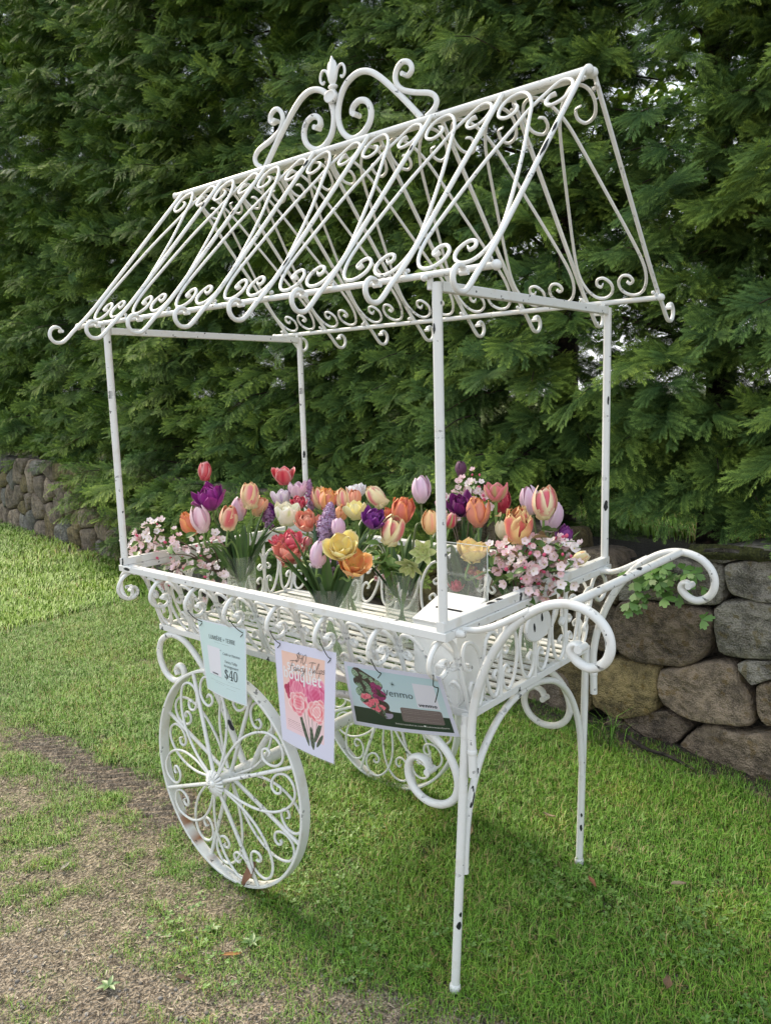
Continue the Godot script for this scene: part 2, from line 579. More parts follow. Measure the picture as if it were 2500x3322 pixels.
func build_roof() -> void:
	var tip := 0.552
	for s in [1.0, -1.0]:
		var mb := MB.new()
		var e := [Vector3(-0.70, SLOPE_Y, SLOPE_Z * s), Vector3(0.70, SLOPE_Y, SLOPE_Z * s)]
		tube(mb, line(e[0], e[1]), 0.0066, {"sides": 10})
		for q in e: ball(mb, q, Vector3.ONE * 0.0098)
		white("eave_rod", mb.mesh())
		mb = MB.new()
		e = [Vector3(-0.70, 1.956, 0.0105 * s), Vector3(0.69, 1.956, 0.0105 * s)]
		tube(mb, line(e[0], e[1]), 0.0085, {"sides": 10})
		for q in e: ball(mb, q, Vector3.ONE * 0.0112)
		white("ridge_rod", mb.mesh())
		for i in 8:
			var x := RX0 + i * RSTEP + (0.004 if s < 0 else 0.0)
			var p := [on_roof(s, x, tip, 0.010), on_roof(s, x, 0.3, 0.011), on_roof(s, x, 0.06, 0.012)]
			p.append_array(yz(x, [1.521, 0.417, 1.501, 0.437, 1.489, 0.454, 1.489, 0.474, 1.502, 0.486, 1.518, 0.485, 1.529, 0.473, 1.528, 0.459, 1.519, 0.454], s))
			white("rafter", rod(spl(p, 6), 0.0052, {"N": EX, "flat": 0.18, "roll": true}))
		# a crossing pair of scrolled rods in each bay
		var body := [0.032, 0.053, 0.038, 0.045, 0.047, 0.053, 0.041, 0.068, 0.024, 0.070, 0.010, 0.052, 0.013, 0.028, 0.034, 0.012, 0.060, 0.017, 0.079, 0.047, 0.085, 0.095, 0.074, 0.170, 0.045, 0.310, 0.018, 0.425, 0.004, 0.475, -0.017, 0.515, -0.045, 0.541, -0.072, 0.533, -0.083, 0.505, -0.075, 0.472, -0.052, 0.459, -0.036, 0.472, -0.037, 0.492, -0.050, 0.497]
		for i in 7:
			var xc := RX0 + (i + 0.5) * RSTEP + (0.004 if s < 0 else 0.0)
			for m in [1.0, -1.0]:
				var p := []
				for k in range(0, body.size(), 2):
					var lift: float = 0.006 + (0.004 * m if absf(body[k]) < 0.03 and body[k + 1] > 0.35 else 0.0)
					p.append(on_roof(s, xc + body[k] * m, body[k + 1], lift))
				white("roof_scroll", rod(spl(p, 5), 0.0038, {"N": Vector3(0, 0.664, 0.7475 * s), "flat": 0.08, "flat0": 0.08}))
	build_crest()

func build_crest() -> void:
	var big := [0.276, 1.966, 0.215, 2.030, 0.150, 2.090, 0.108, 2.115, 0.070, 2.117, 0.034, 2.099, 0.013, 2.065, 0.0075, 2.028, 0.020, 1.993, 0.050, 1.970, 0.085, 1.972, 0.112, 1.993, 0.119, 2.020, 0.107, 2.044, 0.082, 2.053, 0.060, 2.043, 0.057, 2.026, 0.070, 2.022]
	var small := [0.290, 1.966, 0.314, 1.980, 0.319, 1.999, 0.300, 2.016, 0.255, 2.029, 0.216, 2.046, 0.199, 2.070, 0.203, 2.092, 0.221, 2.105, 0.242, 2.098, 0.249, 2.081, 0.236, 2.070, 0.226, 2.076]
	for m in [1.0, -1.0]:
		var o := Vector3(-0.014, 0, 0)
		white("crest_scroll", rod(spl(v3(big, o, EX * m, EY), 5), 0.0078, {"N": EZ, "flat": 0.16, "roll": true, "sides": 10}))
		white("crest_scroll", rod(spl(v3(small, o + EZ * 0.0, EX * m, EY), 5), 0.0066, {"N": EZ, "flat": 0.22, "roll": true, "sides": 10}))
	# lily finial: cast leaf with two drooping side leaves above a knop
	var fin := Node3D.new()
	fin.name = "lily_finial"
	put(fin, cart)
	var mb := MB.new()
	var c := Vector3(-0.022, 2.104, 0)
	for q in [[0.0, 0.072, 0.0112, 0.020], [-0.5, 0.060, 0.008, 0.014], [0.5, 0.060, 0.008, 0.014]]:   # lean, length, width
		var lean: float = q[0]
		var i0 := mb.v.size()
		for j in 9:
			var t := j / 8.0
			var w: float = 0.0035 + q[2] * sin(PI * pow(t, 0.75)) * (1.0 - 0.35 * t) * 1.15
			if j == 8: w = 0.0006
			var mid := c + Vector3(lean * q[3] * 1.35 * sin(t * 1.9), 0.006 + t * q[1], 0)
			for k in 6:
				var a := TAU * k / 6
				mb.add(mid + Vector3(cos(a) * w, 0, sin(a) * (0.0022 + w * 0.42)), Vector3(cos(a), 0, sin(a)))
		for j in 8:
			for k in 6: mb.quad(i0 + j * 6 + k, i0 + j * 6 + (k + 1) % 6, i0 + (j + 1) * 6 + (k + 1) % 6, i0 + (j + 1) * 6 + k)
	mb.smooth()
	white("leaf_blade", mb.mesh(), fin)
	for m in [1.0, -1.0]:
		var a := [0.003, 0.006, 0.012, 0.028, 0.021, 0.046, 0.034, 0.050, 0.042, 0.040, 0.042, 0.026, 0.034, 0.019, 0.029, 0.024]
		white("side_leaf", rod(spl(v3(a, c, EX * m, EY), 5), 0.0062, {"N": EZ, "s0": 0.6, "s1": 0.55, "sides": 10}), fin)
	mb = MB.new()
	ball(mb, c + Vector3(0, 0.004, 0), Vector3(0.015, 0.0065, 0.010), Color.WHITE, 12, 8)
	ball(mb, c + Vector3(0, -0.007, 0), Vector3(0.009, 0.007, 0.008), Color.WHITE, 12, 8)
	white("knop", mb.mesh(), fin)
	mb = MB.new()
	lathe(mb, [Vector2(0, 0.008), Vector2(0.72, 0.008), Vector2(0.76, 0.0095), Vector2(0.92, 0.0095), Vector2(1.0, 0.007), Vector2(1.0, -0.004), Vector2(0, -0.004)], Vector3(-0.02, 2.081, 0.008), 26, Color.WHITE, Basis(Vector3(0.0205, 0, 0), Vector3(0, 0, 1), Vector3(0, 0.0155, 0)))
	mb.smooth()
	white("oval_plate", mb.mesh(), fin)

# ---------------------------------------------------------------- legs, braces, handles
func build_legs() -> void:
	for s in [1.0, -1.0]:
		var top := Vector3(0.558, 0.650, 0.281 * s)
		var foot := Vector3(0.533, 0.006, 0.302 * s)
		var leg := white("leg", rod(line(top, foot), 0.0098, {"sides": 14}))
		var mb := MB.new()
		lathe(mb, [Vector2(0.0, 0.017), Vector2(0.0105, 0.017), Vector2(0.0125, 0.012), Vector2(0.013, 0.002), Vector2(0.011, -0.004), Vector2(0, -0.004)], foot, 14)
		white("foot_cap", mb.mesh(), leg)
		mb = MB.new()
		lathe(mb, [Vector2(0.0098, 0.02), Vector2(0.0112, 0.014), Vector2(0.0108, 0.004), Vector2(0.0118, -0.004), Vector2(0.0098, -0.014)], top.lerp(foot, 0.06), 14)
		white("weld_collar", mb.mesh(), leg)
		# big looped handle
		var a := [0.578, 0.520, 0.5765, 0.575, 0.576, 0.635, 0.590, 0.708, 0.616, 0.775, 0.648, 0.829, 0.688, 0.876, 0.728, 0.906, 0.764, 0.922, 0.797, 0.927, 0.828, 0.922, 0.853, 0.909, 0.872, 0.886, 0.878, 0.858, 0.871, 0.834, 0.855, 0.819, 0.836, 0.813, 0.815, 0.820, 0.801, 0.835, 0.802, 0.849, 0.813, 0.855, 0.821, 0.848]
		var hz: float = 0.287 * s
		var h := white("handle", rod(spl(v3(a, Vector3(0, 0, hz), EX, EY), 6), 0.0093, {"N": EZ, "flat": 0.16, "roll": true, "sides": 14}))
		mb = MB.new()
		lathe(mb, [Vector2(0.0093, 0.006), Vector2(0.0108, 0.003), Vector2(0.0108, -0.003), Vector2(0.0093, -0.006)], Vector3(0.5765, 0.575, hz), 14)
		white("weld_collar", mb.mesh(), h)
		var b := [[0.575, 0.846, 0.318], [0.592, 0.849, 0.314], [0.612, 0.851, 0.309], [0.640, 0.861, 0.300], [0.676, 0.880, 0.294], [0.715, 0.903, 0.289]]
		var p := []
		for q in b: p.append(Vector3(q[0], q[1], q[2] * s))
		white("handle_brace", rod(spl(p, 5), 0.0075, {"sides": 12, "s0": 0.9}))
		mb = MB.new()
		lathe(mb, [Vector2(0, 0.018), Vector2(0.006, 0.017), Vector2(0.0085, 0.010), Vector2(0.0095, 0.002), Vector2(0.0095, 0.0)], Vector3(0.5805, 0.846, 0.338 * s), 10, Color.WHITE, Basis(Vector3(0, 1, 0), Vector3(1, 0, 0), Vector3(0, 0, 1)))
		white("bolt", mb.mesh())
		# long scrolled braces under the tray
		var l := [-0.492, 0.510, -0.500, 0.524, -0.488, 0.538, -0.470, 0.532, -0.466, 0.510, -0.490, 0.492, -0.522, 0.484, -0.560, 0.500, -0.585, 0.543, -0.578, 0.590, -0.545, 0.618, -0.500, 0.628, -0.440, 0.612, -0.370, 0.555, -0.300, 0.470, -0.250, 0.380, -0.210, 0.308]
		white("scroll_brace", rod(spl(v3(l, Vector3(0, 0, 0.262 * s), EX, EY), 5), 0.0092, {"N": EZ, "flat0": 0.2, "sides": 12}))
		var r := [-0.172, 0.308, -0.130, 0.380, -0.060, 0.462, 0.020, 0.535, 0.110, 0.585, 0.210, 0.606, 0.320, 0.606, 0.420, 0.585, 0.490, 0.545, 0.520, 0.490, 0.515, 0.445, 0.485, 0.416, 0.440, 0.408, 0.402, 0.424, 0.383, 0.456, 0.388, 0.490, 0.410, 0.508, 0.436, 0.505, 0.446, 0.484]
		white("scroll_brace", rod(spl(v3(r, Vector3(0, 0, 0.262 * s), EX, EY), 5), 0.0092, {"N": EZ, "flat": 0.22, "roll": true, "sides": 12}))
	white("push_bar", rod(line(Vector3(0.797, 0.927, -0.287), Vector3(0.797, 0.927, 0.287)), 0.0088, {"sides": 14}))
	var arch := [0.280, 0.285, 0.277, 0.335, 0.265, 0.415, 0.236, 0.490, 0.187, 0.555, 0.110, 0.604, 0.0, 0.624, -0.110, 0.604, -0.187, 0.555, -0.236, 0.490, -0.265, 0.415, -0.277, 0.335, -0.280, 0.285]
	white("leg_arch", rod(spl(v3(arch, Vector3(0.549, 0, 0), EZ, EY), 5), 0.0083, {"N": EX, "sides": 12}))

# ---------------------------------------------------------------- wheels
func build_wheel(s: float) -> void:
	var w := Node3D.new()
	w.name = "wheel"
	put(w, cart)
	var ctr := Vector3(-0.192, 0.302, 0)
	var R := 0.302
	var zf := 0.348; var zb := 0.317
	var mb := MB.new()   # rim band, thin, with rust where the paint has gone
	var prof := [Vector2(R, zf - 0.0015), Vector2(R - 0.0015, zf), Vector2(R - 0.0065, zf), Vector2(R - 0.008, zf - 0.0015), Vector2(R - 0.008, zb + 0.0015), Vector2(R - 0.0065, zb), Vector2(R - 0.0015, zb), Vector2(R, zb + 0.0015)]
	var n := 96
	for k in 8:
		var p: Vector2 = prof[k]; var q: Vector2 = prof[(k + 1) % 8]
		var d := q - p
		var i0 := mb.v.size()
		for i in n:
			var a := TAU * i / n
			var rad := Vector3(cos(a), sin(a), 0)
			var nn := (rad * -d.y + EZ * s * d.x) * -1.0
			nn = rad * d.y * -1.0 + EZ * s * d.x
			if nn.dot(rad * (p.x + q.x - 2 * (R - 0.0045)) + EZ * s * (p.y + q.y - zf - zb)) < 0.0: nn = -nn
			var deg := fposmod(rad_to_deg(a), 360.0)
			var rust := 0.0
			if s > 0 and k >= 3 and k <= 4:
				rust = smoothstep(200.0, 215.0, deg) * smoothstep(272.0, 258.0, deg) * smoothstep(-0.15, 0.3, noise.get_noise_2d(deg * 6.0, 10.0))
			for e in [p, q]:
				var rr := rust * (0.75 if e == p else 1.0)
				mb.add(ctr + rad * e.x + EZ * s * e.y, nn.normalized(), Color(1, 1, 1).lerp(Color(0.42, 0.16, 0.05), rr))
		for i in n:
			var j := (i + 1) % n
			mb.quad(i0 + i * 2, i0 + i * 2 + 1, i0 + j * 2 + 1, i0 + j * 2)
	part("rim", mb.mesh(), M.enamel_tint, w)
	# hub: tube, and a daisy boss on the outer face
	mb = MB.new()
	var ax := Basis(EX, EZ * s, EY)
	lathe(mb, [Vector2(0.0, 0.318), Vector2(0.020, 0.318), Vector2(0.021, 0.326), Vector2(0.0175, 0.332), Vector2(0.0165, 0.364), Vector2(0.021, 0.369), Vector2(0.021, 0.377), Vector2(0, 0.379)], ctr, 18, Color.WHITE, ax)
	mb.smooth()
	var hub := white("hub", mb.mesh(), w)
	mb = MB.new()
	for k in 18:
		var a := TAU * k / 18
		var d := Vector3(cos(a), sin(a), 0)
		tube(mb, PackedVector3Array([ctr + d * 0.010 + EZ * s * 0.384, ctr + d * 0.018 + EZ * s * 0.3855, ctr + d * 0.026 + EZ * s * 0.383, ctr + d * 0.034 + EZ * s * 0.377]), 0.0046, {"s0": 0.5, "s1": 1.1, "sides": 6})
	ball(mb, ctr + EZ * s * 0.385, Vector3(0.010, 0.010, 0.007), Color.WHITE, 14, 8)
	white("daisy_boss", mb.mesh(), hub)
	# eight spokes, alternately to the outer and the inner edge; a ram's-horn pair of rods round each
	for k in 8:
		var ang := deg_to_rad(22.5 + 45.0 * k)
		var outer := k % 2 == 0
		var z0 := 0.374 if outer else 0.326
		var z1 := 0.3435 if outer else 0.322
		var er := Vector3(cos(ang), sin(ang), 0)
		var et := Vector3(-sin(ang), cos(ang), 0)
		var at := func(rad: float, deg: float) -> Vector3:
			var a := ang + deg_to_rad(deg)
			return ctr + Vector3(cos(a), sin(a), 0) * rad * R + EZ * s * lerpf(z0, z1, clampf((rad - 0.06) / 0.8, 0, 1))
		white("spoke", rod(line(at.call(0.06, 0), at.call(0.975, 0)), 0.0054, {"sides": 8}), w)
		for m in [1.0, -1.0]:
			var pts := []
			var pol := [0.07, 42, 0.20, 41, 0.34, 40, 0.50, 36, 0.64, 31.5, 0.77, 26, 0.865, 20.5, 0.925, 14.5, 0.925, 8.5, 0.865, 3.8, 0.78, 2.5, 0.705, 5.2, 0.672, 10.5, 0.705, 15.0, 0.755, 14.6, 0.772, 11.3, 0.745, 9.8]
			for q in range(0, pol.size(), 2): pts.append(at.call(pol[q], pol[q + 1] * m))
			white("wheel_scroll", rod(spl(pts, 4), 0.0037, {"sides": 7, "N": EZ, "flat": 0.08}), w)

# ---------------------------------------------------------------- the larger bare spots in the paint
func chip(ctr: Vector3, axis: Vector3, face: Vector3, r: float, len: float, span: float, sd: float) -> void:
	axis = axis.normalized()
	var f := (face - axis * face.dot(axis)).normalized()
	var g := axis.cross(f)
	var mb := MB.new()
	var nu := 7
	var i0 := mb.v.size()
	for j in 7:
		var t := j / 6.0
		var wv := sin(PI * clampf(t * 0.96 + 0.02, 0, 1))
		var half := span * 0.5 * pow(wv, 0.5) * (0.75 + 0.5 * noise.get_noise_2d(sd * 31.0 + t * 130.0, 5.0))
		var mid := span * 0.25 * noise.get_noise_2d(sd * 17.0 + t * 90.0, 50.0)
		for i in nu:
			var a := mid + half * (i * 2.0 / (nu - 1) - 1.0)
			var nn := f * cos(a) + g * sin(a)
			mb.add(ctr + axis * len * (t - 0.5) + nn * (r + 0.0005), nn)
	for j in 6:
		for i in nu - 1: mb.quad(i0 + j * nu + i, i0 + j * nu + i + 1, i0 + (j + 1) * nu + i + 1, i0 + (j + 1) * nu + i)
	part("paint_chip", mb.mesh(), M.chip, cart)

func build_chips() -> void:
	var v := Vector3(0.62, 0.05, 0.78)
	var legd := Vector3(-0.025, -0.644, 0.021)
	var near := Vector3(0.558, 0.650, 0.281)
	chip(near + legd * 0.745, legd, v + Vector3(0.4, 0, -0.1), 0.0098, 0.019, 1.3, 1)
	chip(near + legd * 0.705, legd, v + Vector3(0.6, 0, -0.3), 0.0098, 0.012, 0.7, 2)
	var far := Vector3(0.558, 0.650, -0.281)
	var fard := Vector3(-0.025, -0.644, -0.021)
	chip(far + fard * 0.82, fard, v, 0.0098, 0.020, 0.8, 3)
	chip(far + fard * 0.76, fard, v, 0.0098, 0.013, 0.6, 4)
	chip(Vector3(0.549, 0.452, 0.252), Vector3(0, 0.08, -0.03), v, 0.0083, 0.046, 2.0, 5)
	chip(Vector3(0.549, 0.500, 0.231), Vector3(0, 0.07, -0.045), v, 0.0083, 0.016, 1.0, 6)
	chip(Vector3(0.797, 0.927, -0.03), EZ, Vector3(0.2, 1, 0.5), 0.0088, 0.026, 1.6, 7)
	chip(Vector3(0.797, 0.927, 0.045), EZ, Vector3(0.1, 1, 0.8), 0.0088, 0.015, 1.0, 8)
	chip(Vector3(0.797, 0.927, 0.17), EZ, Vector3(0.2, 1, 0.6), 0.0088, 0.012, 0.7, 9)
	chip(Vector3(0.566, 1.015, -0.368), EY, v, 0.0098, 0.028, 1.7, 10)
	chip(Vector3(0.566, 1.29, -0.368), EY, v + Vector3(0.3, 0, 0), 0.0098, 0.022, 0.8, 11)
	chip(Vector3(-0.566, 1.12, -0.368), EY, v, 0.0098, 0.026, 1.2, 12)
	chip(Vector3(0.566, 1.44, 0.368), EY, v + Vector3(-0.8, 0, 0.3), 0.0098, 0.02, 0.8, 13)
	var rd := Vector3(0, -0.7475, 0.6643)
	for q in [[7, 0.30, 0.05, 1.4], [7, 0.36, 0.03, 1.2], [5, 0.43, 0.02, 1.0], [3, 0.50, 0.028, 1.8], [2, 0.36, 0.022, 1.0], [4, 0.10, 0.03, 1.1], [1, 0.44, 0.02, 1.2]]:
		chip(on_roof(1.0, RX0 + q[0] * RSTEP, q[1], 0.0111), rd, v + Vector3(0, 0.3, 0), 0.0052, q[2], q[3], q[0] * 3.0 + q[1])
	chip(Vector3(-0.255, 0.409, 0.262), Vector3(0.06, -0.085, 0), v, 0.0085, 0.034, 2.0, 30)
	for q in [[0.5775, 0.8762, 0.20, 0.020], [0.5765, 0.8762, 0.165, 0.014]]:
		var mb := MB.new()
		var pts := []
		for k in 8:
			var a := TAU * k / 8
			pts.append(Vector3(q[0] - 0.008 + cos(a) * 0.006, q[1] + 0.0003, q[2] + sin(a) * q[3] * (0.7 + 0.5 * noise.get_noise_2d(k * 50.0, q[2] * 3000))))
		mb.flat(pts)
		part("paint_chip", mb.mesh(), M.chip, cart)
	var mb := MB.new()
	var pts := []
	for k in 10:
		var a := TAU * k / 10
		pts.append(Vector3(-0.54 + cos(a) * 0.016, 0.847 + sin(a) * 0.005 * (0.8 + 0.4 * noise.get_noise_1d(k * 60.0)), 0.3804))
	mb.flat(pts)
	part("paint_chip", mb.mesh(), M.chip, cart)

# ---------------------------------------------------------------- donation box
func build_box() -> void:
	var o := thing("donation_box", "white donation box with sloped slotted lid in the near right corner of the cart", "donation box", Vector3(0.471, 0.649, 0.215))
	var hx := 0.058; var zf := 0.054; var zb := -0.056; var yf := 0.180; var yb := 0.216
	var mb := MB.new()
	var A := func(x: float, y: float, z: float) -> Vector3: return Vector3(x, y, z)
	mb.flat([A.call(-hx, 0, zf), A.call(hx, 0, zf), A.call(hx, yf, zf), A.call(-hx, yf, zf)])
	mb.flat([A.call(hx, 0, zf), A.call(hx, 0, zb), A.call(hx, yb, zb), A.call(hx, yf, zf)])
	mb.flat([A.call(-hx, 0, zb), A.call(-hx, 0, zf), A.call(-hx, yf, zf), A.call(-hx, yb, zb)])
	mb.flat([A.call(hx, 0, zb), A.call(-hx, 0, zb), A.call(-hx, yb, zb), A.call(hx, yb, zb)])
	mb.flat([A.call(-hx, 0, zb), A.call(hx, 0, zb), A.call(hx, 0, zf), A.call(-hx, 0, zf)])
	part("body", mb.mesh(), M.box_white, o)
	var lid := part("lid", barm(Vector3(0, yf + 0.003, zf + 0.002), Vector3(0, yb + 0.003, zb - 0.002), hx * 2 + 0.004, 0.005), M.box_white, o)
	var d := Vector3(0, yb - yf, zb - zf).normalized()
	var c := Vector3(0.004, lerpf(yf, yb, 0.45) + 0.0068, lerpf(zf, zb, 0.45))
	part("slot", barm(c + EX * -0.036, c + EX * 0.036, 0.0045, 0.0016, Vector3(0, 1, 0.33)), M.slot, lid)
	mb = MB.new()   # lock on the front
	lathe(mb, [Vector2(0, 0.0035), Vector2(0.007, 0.0035), Vector2(0.0095, 0.002), Vector2(0.0095, 0)], Vector3(-0.006, 0.160, zf + 0.0003), 18, Color.WHITE, Basis(EX, EZ, EY))
	mb.smooth()
	var lock := part("lock", mb.mesh(), M.steel, o)
	part("keyhole", barm(Vector3(-0.006, 0.157, zf + 0.0041), Vector3(-0.006, 0.164, zf + 0.0041), 0.002, 0.0012, EZ, 0.0003), M.slot, lock)
	var s := thing("sign_holder", "clear empty acrylic sign holder standing behind the white donation box", "sign holder", Vector3(0.476, 0.649, 0.1545))
	part("clear_sheet", barm(Vector3(0, 0.0, 0), Vector3(0, 0.337, 0), 0.114, 0.0030, EZ, 0.0004), M.acrylic, s)
	part("clear_edge", barm(Vector3(0.0571, 0.20, 0), Vector3(0.0571, 0.337, 0), 0.0012, 0.0028, EZ, 0.0003), M.edge, s)
	part("clear_edge", barm(Vector3(-0.056, 0.3376, 0), Vector3(0.0577, 0.3376, 0), 0.0028, 0.0012, EY, 0.0003), M.edge, s)

# ---------------------------------------------------------------- hanging sheets
class Sheet:
	var q: Array          # corners: top left, top right, bottom right, bottom left
	var w := 1.0          # width and height the lettering is measured in
	var h := 1.0
	var curl := 0.0
	func at(u: float, v: float, off := 0.0) -> Vector3:
		var p: Vector3 = (q[0] as Vector3).lerp(q[1], u).lerp((q[3] as Vector3).lerp(q[2], u), v)
		var n := normal()
		return p + n * (off + curl * (sin(PI * u) * (0.3 + 0.7 * v) - 0.5 * v * v))
	func normal() -> Vector3:
		return ((q[1] as Vector3) - (q[3] as Vector3)).cross((q[0] as Vector3) - (q[2] as Vector3)).normalized()
	func sheet(off: float, over := 0.0, n := 12) -> ArrayMesh:
		var mb := MB.new()
		for j in n + 1:
			for i in n + 1:
				var u := lerpf(-over / w, 1.0 + over / w, float(i) / n)
				var v := lerpf(-over / h, 1.0 + over / h, float(j) / n)
				mb.add(at(u, v, off), normal(), Color.WHITE, Vector2(u, v))
		for j in n:
			for i in n: mb.quad(j * (n + 1) + i, j * (n + 1) + i + 1, (j + 1) * (n + 1) + i + 1, (j + 1) * (n + 1) + i)
		mb.smooth()
		return mb.mesh()

func lettering(sh: Sheet, host: Node, called: String, text: String, font: String, size: float, u: float, v: float, col: Color, slant := 0.0, weight := 400, squeeze := 1.0, off := 0.0007, lean := 0.0) -> void:
	# size: em height in metres; (u, v): middle of the base line on the sheet
	var f := SystemFont.new()
	f.font_names = PackedStringArray([font])
	f.font_weight = weight
	var t := TextMesh.new()
	t.text = text
	t.font = f
	t.font_size = 48
	t.pixel_size = size / 48.0
	t.depth = 0.0
	t.curve_step = 1.5
	t.vertical_alignment = VERTICAL_ALIGNMENT_CENTER
	var a := t.get_mesh_arrays()
	if a.is_empty() or a[Mesh.ARRAY_VERTEX] == null: return
	var mb := MB.new()
	var n := sh.normal()
	for p in a[Mesh.ARRAY_VERTEX]:
		mb.add(sh.at(u + (p.x * squeeze + p.y * slant) / sh.w, v - (p.y + p.x * lean) / sh.h, off), n, col)
	var ix: PackedInt32Array = a[Mesh.ARRAY_INDEX]
	for k in range(0, ix.size(), 3): mb.tri(ix[k], ix[k + 1], ix[k + 2])
	part(called, mb.mesh(), M.ink, host)

func rect(im: Image, x0: float, y0: float, x1: float, y1: float, c: Color) -> void:
	var w := im.get_width(); var h := im.get_height()
	im.fill_rect(Rect2i(int(x0 * w), int(y0 * h), maxi(1, int((x1 - x0) * w)), maxi(1, int((y1 - y0) * h))), c)

func scribble(im: Image, x0: float, y: float, x1: float, c: Color, th := 2) -> void:   # a line of print too small to read
	var w := im.get_width(); var h := im.get_height()
	var x := int(x0 * w)
	while x < int(x1 * w):
		var l := rng.randi_range(2, 7)
		for k in l:
			var px := x + k
			if px < int(x1 * w):
				for j in th:
					if rng.randf() < 0.75: im.set_pixel(px, int(y * h) + j, im.get_pixel(px, int(y * h) + j).lerp(c, rng.randf_range(0.35, 0.8)))
		x += l + rng.randi_range(1, 2)

func ellipse(im: Image, cx: float, cy: float, rx: float, ry: float, rot: float, fn: Callable) -> void:
	# cx, cy, rx, ry in pixels; fn(radius 0..1, angle, along) gives a colour
	var m := maxf(rx, ry) + 1
	for y in range(maxi(0, int(cy - m)), mini(im.get_height(), int(cy + m))):
		for x in range(maxi(0, int(cx - m)), mini(im.get_width(), int(cx + m))):
			var d := Vector2(x - cx, y - cy).rotated(-rot)
			var e := Vector2(d.x / rx, d.y / ry)
			var r := e.length()
			if r <= 1.0: im.set_pixel(x, y, fn.call(r, e.angle(), e.y))

func hang(called: String, label: String, corners: Array, w: float, h: float, curl: float, im: Image) -> Array:
	var sh := Sheet.new()
	sh.q = corners
	sh.w = w; sh.h = h; sh.curl = curl
	var base: Vector3 = corners[0]
	var rel := []
	for p in corners: rel.append(p - base)
	sh.q = rel
	var o := thing(called, label, "sign", base)
	var m := std("print_" + str(M.size()), 0.55)
	m.albedo_texture = tex(im)
	m.texture_repeat = false
	m.clearcoat_enabled = true
	m.clearcoat = 0.35
	m.clearcoat_roughness = 0.15
	part("paper", sh.sheet(0.0), m, o)
	part("clear_border", sh.sheet(-0.0008, 0.004), M.laminate, o)
	return [sh, o]

func tie(host: Node3D, a: Vector3, b: Vector3, loose := 0.012) -> void:
	var o := host.position
	var m := a.lerp(b, 0.5) + Vector3(0.004, 0, loose * 0.4)
	part("wire_tie", rod(spl([a - o + Vector3(-0.006, 0.004, -0.006), a - o + Vector3(0.003, 0.006, 0.004), m - o, b - o + Vector3(0, 0.002, 0.003), b - o + Vector3(0.001, -0.003, -0.003), b - o + Vector3(-0.003, -loose, 0.003)], 4), 0.0011, {"sides": 6}), M.wire, host)

